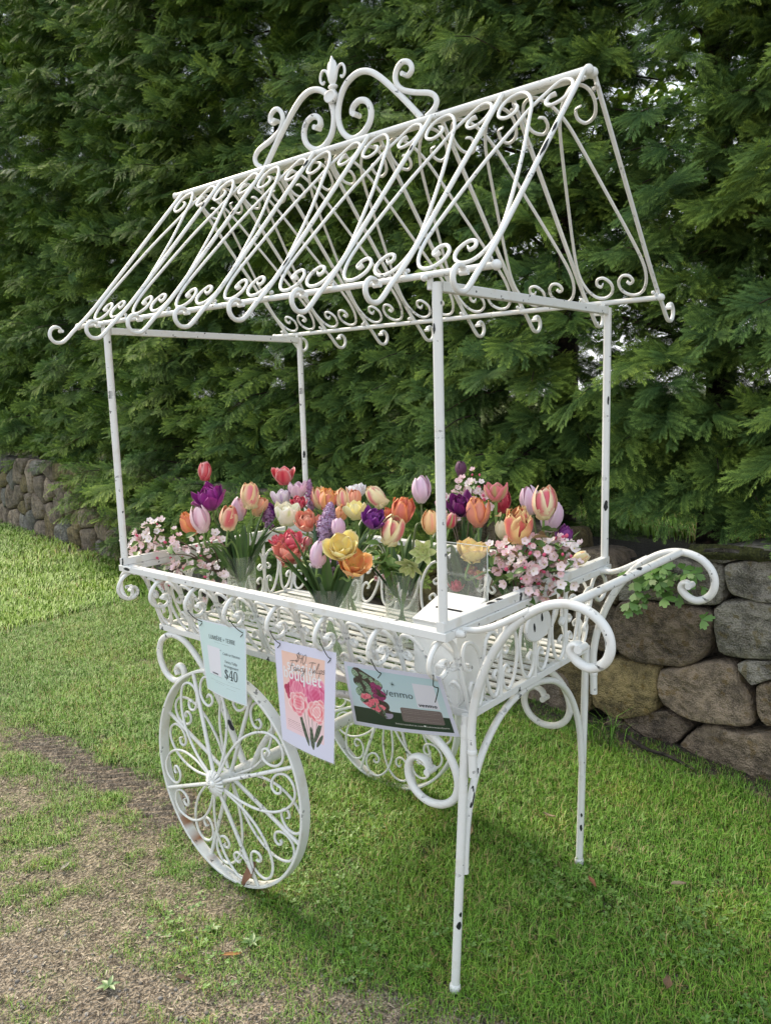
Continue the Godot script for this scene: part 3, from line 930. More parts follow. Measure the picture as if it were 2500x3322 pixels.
func build_signs() -> void:
	# 1: pale teal price sheet
	var im := Image.create(400, 520, false, Image.FORMAT_RGB8)
	im.fill(Color(0.90, 0.93, 0.97))
	for y in range(9, 511):
		for x in range(9, 391):
			var t := float(x + y * 0.35) / 560.0 + 0.05 * noise.get_noise_2d(x * 0.6, y * 0.15)
			im.set_pixel(x, y, Color(0.83, 0.925, 0.92).lerp(Color(0.84, 0.925, 0.95), clampf(t, 0, 1)))
	rect(im, 0.16, 0.335, 0.455, 0.725, Color(0.93, 0.93, 0.97))
	var gr := Color(0.25, 0.32, 0.32)
	scribble(im, 0.34, 0.262, 0.66, gr)
	scribble(im, 0.16, 0.735, 0.46, gr)
	scribble(im, 0.16, 0.80, 0.86, gr); scribble(im, 0.28, 0.825, 0.50, gr); scribble(im, 0.56, 0.85, 0.76, gr)
	scribble(im, 0.60, 0.755, 0.74, gr)
	var r := hang("price_sheet", "pale teal laminated price sheet reading $40, leftmost sign hung on the cart", [Vector3(-0.214, 0.757, 0.384), Vector3(-0.017, 0.762, 0.386), Vector3(-0.058, 0.546, 0.366), Vector3(-0.217, 0.558, 0.367)], 0.20, 0.225, 0.006, im)
	var sh: Sheet = r[0]; var o: Node3D = r[1]
	var ink := Color(0.03, 0.045, 0.05)
	lettering(sh, o, "title_text", "LUMIÈRE + TERRE", "Droid Sans", 0.0172, 0.51, 0.205, ink, 0, 400, 0.84)
	lettering(sh, o, "small_text", "Cash or Venmo", "Droid Sans", 0.0105, 0.70, 0.385, ink)
	lettering(sh, o, "small_text", "Fancy Tulip", "Droid Sans", 0.0105, 0.69, 0.485, ink)
	lettering(sh, o, "small_text", "Arrangement", "Droid Sans", 0.0105, 0.69, 0.545, ink)
	lettering(sh, o, "price_text", "$40", "Droid Serif", 0.042, 0.68, 0.655, ink, 0, 400, 0.86)
	lettering(sh, o, "small_text", "venmo", "Droid Sans", 0.0085, 0.31, 0.698, Color(0.02, 0.02, 0.05), 0, 700)
	star(sh, o, 0.475, 0.355, 0.0045)
	tie(o, Vector3(-0.232, 0.772, 0.397), Vector3(-0.196, 0.752, 0.386))
	tie(o, Vector3(-0.062, 0.782, 0.401), Vector3(-0.032, 0.752, 0.387))
	# 2: pink bouquet sheet
	im = Image.create(420, 560, false, Image.FORMAT_RGB8)
	im.fill(Color(0.88, 0.88, 0.97))
	for y in range(50, 482):
		for x in range(50, 350):
			var t := float(y - 50) / 432.0
			im.set_pixel(x, y, Color(0.96, 0.80, 0.74).lerp(Color(0.96, 0.84, 0.88), t))
	# the printed tulips: stalks and leaves, then the blooms
	for st in [[180, 330, 262, 520], [205, 330, 266, 520], [232, 330, 268, 520], [262, 330, 272, 520], [300, 320, 276, 520]]:
		for k in 200:
			var t := k / 199.0
			var x := lerpf(st[0], st[2], pow(t, 1.6)); var y := lerpf(st[1], st[3], t)
			for dx in 3:
				if y < 525: im.set_pixel(int(x) + dx, int(y), Color(0.25, 0.30, 0.25).lerp(Color(0.40, 0.45, 0.37), dx * 0.4))
	var leafc := func(rad: float, _a: float, al: float) -> Color: return Color(0.22, 0.27, 0.22).lerp(Color(0.44, 0.48, 0.41), absf(sin(al * 9.0)) * 0.5 + rad * 0.3)
	ellipse(im, 205, 440, 13, 85, -0.42, leafc)
	ellipse(im, 305, 425, 14, 66, 0.40, leafc)
	ellipse(im, 318, 470, 11, 44, 0.55, leafc)
	ellipse(im, 262, 470, 14, 60, -0.15, leafc)
	var canvas := [im]
	var bloom := func(cx: float, cy: float, rr: float, dark: Color, light: Color, hot: float) -> void:
		for q in 15:
			var a := q * 2.399 + cx
			var d := rr * (0.72 - 0.62 * q / 14.0)
			var shade := rng.randf_range(0.0, 0.5)
			var f := func(rad: float, _an: float, al: float) -> Color:
				return dark.lerp(light, clampf(shade + (1.0 - rad) * 0.15 + pow(rad, 5) * 0.65 + 0.12 * sin(al * 14.0) - hot * 0.1, 0, 1))
			ellipse(canvas[0], cx + cos(a) * d, cy + sin(a) * d * 0.9, rr * 0.42, rr * 0.52, a + 1.2, f)
	bloom.call(108, 258, 48, Color(0.62, 0.14, 0.30), Color(0.86, 0.40, 0.52), 0.6)
	bloom.call(165, 226, 74, Color(0.84, 0.30, 0.48), Color(0.97, 0.68, 0.76), 0.3)
	bloom.call(288, 234, 78, Color(0.85, 0.33, 0.52), Color(0.98, 0.72, 0.82), 0.3)
	bloom.call(160, 310, 66, Color(0.90, 0.36, 0.46), Color(1.0, 0.90, 0.90), -0.6)
	bloom.call(302, 320, 66, Color(0.92, 0.38, 0.44), Color(1.0, 0.90, 0.90), -0.6)
	rect(im, 0.834, 0.3, 1.0, 0.75, Color(0.88, 0.88, 0.97))
	for k in 5: scribble(im, 0.165, 0.745 + k * 0.018, 0.165 + (0.24 if k < 2 else 0.30), Color(0.45, 0.28, 0.30), 3 if k < 2 else 2)
	r = hang("bouquet_sheet", "white bordered pink sheet with printed tulips, middle of the three hung signs", [Vector3(0.078, 0.753, 0.380), Vector3(0.284, 0.760, 0.382), Vector3(0.244, 0.480, 0.366), Vector3(0.071, 0.493, 0.366)], 0.216, 0.275, 0.005, im)
	sh = r[0]; o = r[1]
	var pw := Color(0.88, 0.84, 0.87)
	lettering(sh, o, "word_text", "special", "Droid Sans", 0.037, 0.45, 0.213, pw, 0, 700, 0.86, 0.0006)
	lettering(sh, o, "word_text", "bouquet", "Droid Sans", 0.039, 0.46, 0.292, pw, 0, 700, 0.90, 0.0006)
	script_line(sh, o, "$40", 0.36, 0.165, 0.027, ink, -0.02)
	script_line(sh, o, "Fancy Tulips", 0.24, 0.258, 0.026, ink, 0.10)
	tie(o, Vector3(0.092, 0.775, 0.402), Vector3(0.098, 0.748, 0.383))
	tie(o, Vector3(0.253, 0.783, 0.401), Vector3(0.264, 0.745, 0.384))
	# 3: wide payment sheet
	im = Image.create(560, 420, false, Image.FORMAT_RGB8)
	im.fill(Color(0.87, 0.88, 0.98))
	for y in range(26, 394):
		for x in range(18, 540):
			var t := float(y) / 420.0
			im.set_pixel(x, y, Color(0.74, 0.86, 0.92).lerp(Color(0.82, 0.90, 0.95), clampf(t * 1.4 + 0.08 * noise.get_noise_2d(x * 0.4, y * 0.4), 0, 1)) if y < 285 else Color(0.13, 0.22, 0.175))
	# a photograph of cut tulips, shown through four slanted lozenges
	var ph := Image.create(260, 400, false, Image.FORMAT_RGB8)
	for y in 400:
		for x in 260: ph.set_pixel(x, y, Color(0.20, 0.17, 0.17).lerp(Color(0.30, 0.26, 0.26), clampf(0.5 + noise.get_noise_2d(x * 5.0, y * 5.0), 0, 1)) if not (x > 200 and y > 300) else Color(0.66, 0.62, 0.74))
	canvas[0] = ph
	for k in 46:
		var px := rng.randf_range(30, 240); var py := rng.randf_range(20, 270)
		if px > 150 and py > 120: continue
		var g := rng.randf()
		ellipse(ph, px, py, rng.randf_range(7, 13), rng.randf_range(20, 40), rng.randf_range(-1.2, 1.2), func(rad: float, an: float, al: float) -> Color: return Color(0.34, 0.46, 0.38).lerp(Color(0.80, 0.90, 0.80), clampf(0.35 * g + 0.5 * absf(cos(an)) * rad + 0.15 * sin(al * 12.0), 0, 1)))
	for k in 26:
		var px := rng.randf_range(150, 250) if k < 13 else rng.randf_range(50, 190)
		var py := rng.randf_range(110, 210) if k < 13 else rng.randf_range(200, 320)
		if k < 13: bloom.call(px, py, 17, Color(0.36, 0.06, 0.26), Color(0.78, 0.28, 0.58), 0.4)
		else: bloom.call(px, py, 19, Color(0.84, 0.22, 0.38), Color(1.0, 0.66, 0.70), 0.1)
	for k in 12: ellipse(ph, rng.randf_range(120, 230), rng.randf_range(250, 340), 4, 22, rng.randf_range(-1.0, 1.0), func(rad: float, _an: float, al: float) -> Color: return Color(0.24, 0.30, 0.26).lerp(Color(0.62, 0.72, 0.62), clampf(0.5 + 0.5 * sin(al * 6.0) - rad * 0.3, 0, 1)))
	for q in [[52, 58, 195, 118], [55, 112, 205, 182], [60, 178, 212, 252], [78, 226, 222, 306]]:
		var a := Vector2(q[0] + 22, q[1]); var b := Vector2(q[2] - 12, q[3])
		for y in range(26, 350):
			for x in range(30, 255):
				var pt := Vector2(x, y)
				if pt.distance_to(Geometry2D.get_closest_point_to_segment(pt, a, b)) < 34.0: im.set_pixel(x, y, ph.get_pixel(x, y))
	rect(im, 0.70, 0.17, 0.905, 0.555, Color(0.91, 0.92, 0.99))
	for y in range(240, 345):
		for x in range(292, 508):
			var dx := maxf(absf(x - 400.0) - 94, 0); var dy := maxf(absf(y - 293.0) - 36, 0)
			if dx * dx + dy * dy < 196: im.set_pixel(x, y, Color(0.48, 0.43, 0.44))
	var pale := Color(0.88, 0.86, 0.88)
	for k in 7:
		if k != 3: scribble(im, 0.54, 0.605 + k * 0.029, 0.54 + [0.33, 0.35, 0.30, 0.0, 0.34, 0.22, 0.34][k], pale)
	ellipse(im, 402, 361, 6, 6, 0, func(_r: float, _a: float, _l: float) -> Color: return Color(0.9, 0.93, 0.93))
	r = hang("payment_sheet", "wide blue and dark green sheet reading Venmo, hung beside the near right leg", [Vector3(0.309, 0.747, 0.386), Vector3(0.570, 0.768, 0.386), Vector3(0.545, 0.598, 0.288), Vector3(0.254, 0.556, 0.302)], 0.279, 0.205, 0.005, im)
	sh = r[0]; o = r[1]
	lettering(sh, o, "title_text", "Venmo", "Droid Sans", 0.026, 0.535, 0.375, Color(0.05, 0.08, 0.09))
	lettering(sh, o, "small_text", "venmo", "Droid Sans", 0.0145, 0.80, 0.505, Color(0.01, 0.01, 0.02), 0, 700)
	lettering(sh, o, "small_text", "lumiereandterre.com", "Droid Serif", 0.0072, 0.575, 0.862, Color(0.75, 0.78, 0.76))
	lettering(sh, o, "small_text", "lumiereandterre", "Droid Serif", 0.0072, 0.835, 0.862, Color(0.75, 0.78, 0.76))
	star(sh, o, 0.50, 0.225, 0.011)
	tie(o, Vector3(0.405, 0.768, 0.402), Vector3(0.414, 0.744, 0.388))
	tie(o, Vector3(0.565, 0.768, 0.401), Vector3(0.560, 0.742, 0.384), 0.03)

func star(sh: Sheet, host: Node, u: float, v: float, r: float) -> void:
	var mb := MB.new()
	for k in 8:
		var a := TAU * k / 8 + 0.2
		var l := r * (1.0 if k % 2 == 0 else 0.75)
		var p := []
		for q in [[0.0, -0.06], [l / r, 0.0], [0.0, 0.06]]:
			var x: float = (cos(a) * q[0] - sin(a) * q[1]) * r; var y: float = (sin(a) * q[0] + cos(a) * q[1]) * r
			p.append(sh.at(u + x / sh.w, v + y / sh.h, 0.0007 + k * 0.00002))
		mb.flat(p, Color(0.04, 0.07, 0.07))
	part("star", mb.mesh(), M.ink, host)

# handwriting: thin pen strokes, each letter a few points in a box one unit high (x right, y up)
var PEN := {
	"$": [[[0.42, 0.80], [0.20, 0.90], [0.08, 0.70], [0.30, 0.50], [0.40, 0.28], [0.18, 0.10], [0.0, 0.22]], [[0.32, 1.05], [0.16, -0.05]]],
	"4": [[[0.10, 0.95], [0.02, 0.48], [0.40, 0.50]], [[0.36, 0.92], [0.26, 0.0]]],
	"0": [[[0.28, 0.95], [0.06, 0.70], [0.04, 0.18], [0.20, 0.0], [0.38, 0.30], [0.40, 0.80], [0.26, 0.96]]],
	"F": [[[0.05, 0.92], [0.40, 1.0], [0.95, 0.98]], [[0.42, 0.98], [0.30, 0.40], [0.18, -0.10]], [[0.18, 0.48], [0.60, 0.54]]],
	"a": [[[0.36, 0.36], [0.14, 0.34], [0.04, 0.12], [0.18, 0.02], [0.34, 0.26], [0.32, 0.04], [0.46, 0.04]]],
	"n": [[[0.0, 0.34], [0.02, 0.02], [0.16, 0.32], [0.26, 0.26], [0.26, 0.03], [0.40, 0.05]]],
	"c": [[[0.32, 0.32], [0.12, 0.32], [0.04, 0.12], [0.18, 0.02], [0.36, 0.08]]],
	"y": [[[0.0, 0.34], [0.06, 0.06], [0.22, 0.10], [0.32, 0.36], [0.22, -0.20], [0.04, -0.46], [-0.04, -0.30], [0.30, 0.0], [0.44, 0.06]]],
	"T": [[[-0.05, 0.92], [0.40, 1.0], [0.85, 0.96]], [[0.42, 0.98], [0.32, 0.45], [0.24, 0.0]]],
	"u": [[[0.0, 0.34], [0.02, 0.06], [0.14, 0.02], [0.28, 0.34], [0.28, 0.04], [0.40, 0.05]]],
	"l": [[[0.02, 0.10], [0.24, 0.70], [0.26, 0.95], [0.14, 0.85], [0.08, 0.20], [0.16, 0.02], [0.28, 0.06]]],
	"i": [[[0.04, 0.34], [0.04, 0.06], [0.18, 0.05]], [[0.08, 0.50], [0.10, 0.53]]],
	"p": [[[0.04, 0.36], [-0.04, -0.46]], [[0.02, 0.22], [0.18, 0.36], [0.30, 0.20], [0.16, 0.02], [0.02, 0.10]]],
	"s": [[[0.26, 0.34], [0.10, 0.36], [0.08, 0.24], [0.26, 0.14], [0.16, 0.0], [0.0, 0.06]]]}

func script_line(sh: Sheet, host: Node, text: String, u: float, v: float, size: float, col: Color, lean: float) -> void:
	var mb := MB.new()
	var pen := 0.0
	var n := sh.normal()
	for ch in text:
		if ch == " ":
			pen += 0.30
			continue
		var wid := 0.0
		for st in PEN[ch]:
			var pts := []
			for q in st:
				wid = maxf(wid, q[0])
				pts.append(Vector3(q[0], q[1], 0))
			var c := spl(pts, 4)
			for i in c.size() - 1:
				var a := c[i]; var b := c[i + 1]
				var t := (b - a)
				var w := Vector3(-t.y, t.x, 0).normalized() * 0.022
				var ring := []
				for e in [a - w, b - w, b + w, a + w]:
					var x: float = (pen + e.x + e.y * 0.22) * size
					ring.append(sh.at(u + x / sh.w, v - (e.y * size + x * lean) / sh.h, 0.0012))
				var i0 := mb.v.size()
				for p in ring: mb.add(p, n, col)
				mb.quad(i0, i0 + 1, i0 + 2, i0 + 3)
		pen += wid * (0.62 if ch in ["F", "T"] else 1.0) + 0.04
	part("script_text", mb.mesh(), M.ink, host)

var FLOWERS := [
	[Vector3(-0.484, 1.109, 0.130), Vector3(0.00, 1.00, 0.00), 0.049, 0.054, "egg", "crimson", 0, "crimson tulip with pale petal edges, highest bloom at the left end of the cart"],
	[Vector3(-0.404, 1.044, 0.180), Vector3(0.19, 0.91, 0.37), 0.091, 0.078, "double", "magenta", 0, "large magenta purple double tulip just below the highest crimson one"],
	[Vector3(-0.394, 0.980, 0.220), Vector3(-0.04, 0.99, 0.14), 0.056, 0.072, "egg", "pale_pink", 0, "plump pale pink tulip left of the red and cream striped one"],
	[Vector3(-0.504, 0.953, 0.180), Vector3(-0.26, 0.91, 0.31), 0.047, 0.067, "parrot", "orange", 0, "orange fringed tulip half hidden behind the plump pale pink one"],
	[Vector3(-0.292, 0.991, 0.200), Vector3(0.30, 0.95, 0.07), 0.064, 0.070, "egg", "red_flame", 0, "red and cream striped tulip with orange inner petals, beside the plump pale pink one"],
	[Vector3(-0.340, 1.037, 0.080), Vector3(0.07, 1.00, 0.06), 0.071, 0.074, "egg", "pink_flame", 0, "cream tulip with a broad pink flame on a straight stem, left of the white one"],
	[Vector3(-0.408, 0.990, 0.070), Vector3(0.13, 0.98, -0.11), 0.056, 0.066, "egg", "lilac", 0, "lilac tulip tucked between two striped tulips in the left bunch"],
	[Vector3(-0.361, 0.996, 0.030), Vector3(0.39, 0.86, -0.33), 0.050, 0.057, "egg", "apricot", 0, "apricot tulip leaning right behind the pink flamed cream tulip"],
	[Vector3(-0.385, 1.074, -0.100), Vector3(0.00, 1.00, 0.00), 0.075, 0.049, "cup", "crimson", 4, "wide open crimson tulip with white petal edges, in front of the far left post"],
	[Vector3(-0.304, 1.035, -0.080), Vector3(0.06, 1.00, 0.06), 0.053, 0.048, "cup", "pale_lilac", 4, "pale lilac open tulip directly below the wide crimson tulip"],
	[Vector3(-0.219, 1.016, 0.000), Vector3(0.35, 0.87, 0.34), 0.052, 0.039, "double", "crimson_double", 4, "small crimson double tulip in front of the pale lilac open one"],
	[Vector3(-0.359, 1.010, -0.060), Vector3(-0.07, 1.00, 0.06), 0.055, 0.045, "cup", "white_lilac", 4, "white tulip tinged lilac, behind the purple double one and left of the pale lilac tulip"],
	[Vector3(-0.348, 0.983, 0.000), Vector3(0.25, 0.87, 0.42), 0.044, 0.054, "double", "violet", 4, "violet double tulip left of the white tulip"],
	[Vector3(-0.182, 0.990, 0.080), Vector3(0.13, 0.99, 0.00), 0.083, 0.057, "cup", "white_green", 1, "white open tulip with green streaks, left of the salmon double tulip"],
	[Vector3(-0.061, 0.991, 0.120), Vector3(0.40, 0.83, 0.39), 0.073, 0.057, "double", "salmon", 1, "salmon double tulip beside the lilac flower spike"],
	[Vector3(-0.041, 0.954, 0.200), Vector3(0.36, 0.88, 0.33), 0.065, 0.048, "double", "hot_pink", 1, "hot pink double tulip above the coral open tulip"],
	[Vector3(-0.029, 0.919, 0.220), Vector3(0.18, 0.91, 0.37), 0.086, 0.047, "bowl", "coral", 1, "coral open tulip drooping under the hot pink double one"],
	[Vector3(0.108, 0.938, 0.250), Vector3(0.22, 0.97, 0.03), 0.056, 0.061, "egg", "lilac", 1, "large lilac tulip left of the big open yellow tulip"],
	[Vector3(-0.021, 0.938, 0.160), Vector3(0.31, 0.95, -0.05), 0.032, 0.032, "egg", "pink_green", 1, "small pink and green tulip between the hot pink double and the large lilac one"],
	[Vector3(-0.192, 0.928, 0.120), Vector3(-0.01, 0.91, 0.42), 0.027, 0.034, "double", "hot_pink", 1, "sliver of a deep pink double tulip peeking out left of the hot pink one"],
	[Vector3(0.208, 0.973, 0.270), Vector3(0.40, 0.77, 0.50), 0.078, 0.062, "bowl", "yellow_open", 1, "big open yellow tulip facing the front with its stamens in view"],
	[Vector3(0.215, 0.928, 0.240), Vector3(0.57, 0.78, 0.27), 0.079, 0.057, "bowl", "orange_open", 1, "orange open tulip nodding below the big yellow one"],
	[Vector3(0.102, 0.992, 0.170), Vector3(0.02, 1.00, 0.10), 0.047, 0.047, "egg", "lilac", 1, "lilac tulip directly above the big open yellow tulip"],
	[Vector3(-0.213, 1.020, -0.080), Vector3(-0.11, 0.99, 0.09), 0.038, 0.065, "egg", "pink_flame", 4, "cream and pink tulip behind the orange parrot tulip at the top of the middle bunch"],
	[Vector3(-0.116, 1.027, -0.020), Vector3(0.27, 0.96, -0.01), 0.050, 0.060, "parrot", "orange_pink", 4, "ruffled orange and pink tulip behind the lilac flower spike"],
	[Vector3(-0.047, 0.993, 0.000), Vector3(0.37, 0.92, -0.10), 0.039, 0.040, "parrot", "apricot_deep", 4, "deep apricot ruffled tulip right of the lilac flower spike"],
	[Vector3(-0.083, 1.025, -0.050), Vector3(-0.08, 0.99, 0.07), 0.036, 0.065, "egg", "pink_flame", 4, "cream and pink tulip at the left of the white double one"],
	[Vector3(0.006, 1.042, 0.000), Vector3(0.06, 1.00, 0.06), 0.036, 0.042, "egg", "salmon_egg", 4, "smooth salmon tulip in front of the white double one"],
	[Vector3(-0.079, 1.049, -0.100), Vector3(0.12, 0.99, 0.13), 0.066, 0.044, "double", "white_double", 4, "white double tulip tinged lilac, at the top of the middle bunch"],
	[Vector3(0.051, 1.044, -0.040), Vector3(-0.34, 0.82, 0.46), 0.068, 0.062, "egg", "cream_flame", 4, "cream tulip with one magenta flame, leaning left above the purple double tulip"],
	[Vector3(0.079, 1.021, 0.080), Vector3(-0.01, 0.99, 0.12), 0.055, 0.041, "cup", "pale_yellow", 1, "pale yellow open tulip below the smooth salmon one"],
	[Vector3(0.181, 1.022, 0.120), Vector3(0.51, 0.84, 0.18), 0.053, 0.064, "double", "violet_deep", 1, "deep purple double tulip in the middle of the cart"],
	[Vector3(0.171, 1.017, 0.000), Vector3(0.07, 1.00, -0.06), 0.047, 0.068, "parrot", "orange_red", 2, "orange red parrot tulip right of the deep purple double one"],
	[Vector3(0.107, 1.002, -0.020), Vector3(-0.08, 0.98, 0.18), 0.034, 0.029, "parrot", "orange_red", 2, "piece of an orange tulip between the deep purple and the orange red parrot tulips"],
	[Vector3(0.158, 1.061, -0.100), Vector3(0.00, 1.00, 0.00), 0.046, 0.066, "egg", "pale_lilac", 2, "tall single lilac tulip on a straight dark stem left of the near right post"],
	[Vector3(0.219, 0.983, 0.100), Vector3(0.38, 0.92, -0.00), 0.066, 0.071, "egg", "cream_red", 1, "cream tulip streaked raspberry red, below the orange red parrot tulip"],
	[Vector3(0.279, 0.999, 0.020), Vector3(0.05, 1.00, 0.07), 0.036, 0.057, "egg", "peach_yellow", 2, "peach and yellow tulip half hidden by the near right post"],
	[Vector3(0.186, 1.109, -0.250), Vector3(0.00, 1.00, 0.00), 0.035, 0.042, "egg", "dark_plum", 5, "small dark plum tulip, highest of the right hand bunch"],
	[Vector3(0.322, 1.045, -0.050), Vector3(0.17, 0.88, 0.45), 0.060, 0.070, "double", "plum_double", 5, "deep plum double tulip right of the near right post"],
	[Vector3(0.327, 1.004, 0.000), Vector3(0.20, 0.97, -0.17), 0.027, 0.037, "egg", "red_green", 5, "small red and green tulip bud below the deep plum double one"],
	[Vector3(0.368, 1.020, -0.060), Vector3(0.00, 1.00, 0.00), 0.047, 0.068, "parrot", "salmon_orange", 5, "salmon tulip with orange fringed top, right of the deep plum double one"],
	[Vector3(0.409, 1.071, -0.080), Vector3(0.00, 1.00, 0.00), 0.053, 0.043, "cup", "pink_green", 3, "rose pink tulip with green base on a thick curved stem"],
	[Vector3(0.380, 1.035, -0.160), Vector3(0.11, 0.99, -0.09), 0.045, 0.052, "egg", "crimson_plain", 3, "deep red tulip behind the rose pink one on the curved stem"],
	[Vector3(0.560, 1.057, -0.050), Vector3(0.08, 1.00, 0.04), 0.054, 0.071, "egg", "cream_red2", 3, "tall cream tulip with raspberry flames, at the top of the right bunch"],
	[Vector3(0.483, 1.052, -0.120), Vector3(-0.13, 0.98, 0.11), 0.032, 0.068, "egg", "pale_lilac", 3, "lilac tulip showing on the left behind the tall cream and raspberry one"],
	[Vector3(0.539, 1.015, -0.120), Vector3(0.13, 0.98, -0.11), 0.049, 0.069, "egg", "pale_lilac", 3, "lilac tulip showing on the right below the tall cream and raspberry one"],
	[Vector3(0.532, 1.011, 0.020), Vector3(0.25, 0.95, 0.18), 0.073, 0.077, "parrot", "orange_flame", 3, "large orange, red and yellow flamed tulip with petals spreading, above the right blossom"],
	[Vector3(0.426, 0.978, -0.080), Vector3(-0.07, 1.00, 0.06), 0.027, 0.044, "egg", "pale_cream", 3, "slim pale cream tulip left of the large orange flamed one"],
	[Vector3(0.434, 0.963, 0.060), Vector3(0.27, 0.96, 0.04), 0.076, 0.074, "bowl", "yellow_pink", 3, "open yellow tulip edged with pink behind the clear sign holder"],
	[Vector3(0.564, 0.966, -0.140), Vector3(0.15, 0.99, -0.01), 0.043, 0.046, "parrot", "violet_fringe", 3, "violet fringed tulip right of the pink blossom"],
	[Vector3(0.568, 0.898, -0.220), Vector3(0.69, 0.57, -0.45), 0.043, 0.041, "egg", "white_yellow", 3, "small white and yellow tulip lying out over the right end rail"],
	[Vector3(0.327, 0.843, -0.020), Vector3(0.10, 0.99, 0.14), 0.027, 0.042, "double", "hot_pink", 5, "pink double flower seen through the clear sign holder"],
	[Vector3(0.345, 0.876, -0.060), Vector3(0.14, 0.97, 0.21), 0.030, 0.033, "bowl", "coral_dull", 5, "dull coral flower seen through the upper part of the clear sign holder"],
	[Vector3(0.384, 0.871, -0.040), Vector3(0.27, 0.96, 0.10), 0.027, 0.030, "bowl", "coral", 5, "coral flower seen at the right edge of the clear sign holder"],]

# ---------------------------------------------------------------- vases
var VASES := [Vector3(-0.405, 0.649, 0.075), Vector3(0.075, 0.649, 0.185), Vector3(0.155, 0.649, -0.010), Vector3(0.462, 0.649, -0.115), Vector3(-0.12, 0.649, -0.09), Vector3(0.29, 0.649, -0.11)]
var VASE_LOOK := [
	"clear glass vase of tulips nearest the left end of the cart",
	"clear glass vase in the front of the cart behind the pink sheet",
	"clear glass vase of tulips and hellebores beside the white donation box",
	"clear glass vase at the right end under the pink blossom and striped tulips",
	"clear glass vase in the back of the cart holding the lilac and salmon tulips",
	"clear glass vase holding the plum tulips behind the clear sign holder"]

func build_vases() -> void:
	for k in VASES.size():
		var hgt: float = [0.20, 0.19, 0.20, 0.19, 0.20, 0.20][k]
		var rad: float = [0.043, 0.048, 0.046, 0.047, 0.045, 0.045][k]
		var o := thing("glass_vase", VASE_LOOK[k], "vase", VASES[k], "glass vases in the cart")
		var mb := MB.new()
		lathe(mb, [Vector2(0.0, 0.002), Vector2(rad * 0.93, 0.002), Vector2(rad * 0.97, 0.005), Vector2(rad, hgt), Vector2(rad - 0.0012, hgt + 0.0015), Vector2(rad - 0.0028, hgt), Vector2(rad * 0.97 - 0.003, 0.012), Vector2(0.0, 0.011)], Vector3.ZERO, 28)
		part("glass_wall", mb.mesh(), M.glass, o)
		mb = MB.new()
		lathe(mb, [Vector2(0, 0.013), Vector2(rad * 0.97 - 0.0042, 0.013), Vector2(rad - 0.0044, hgt * 0.62), Vector2(0, hgt * 0.62)], Vector3.ZERO, 24)
		part("water", mb.mesh(), M.water, o)

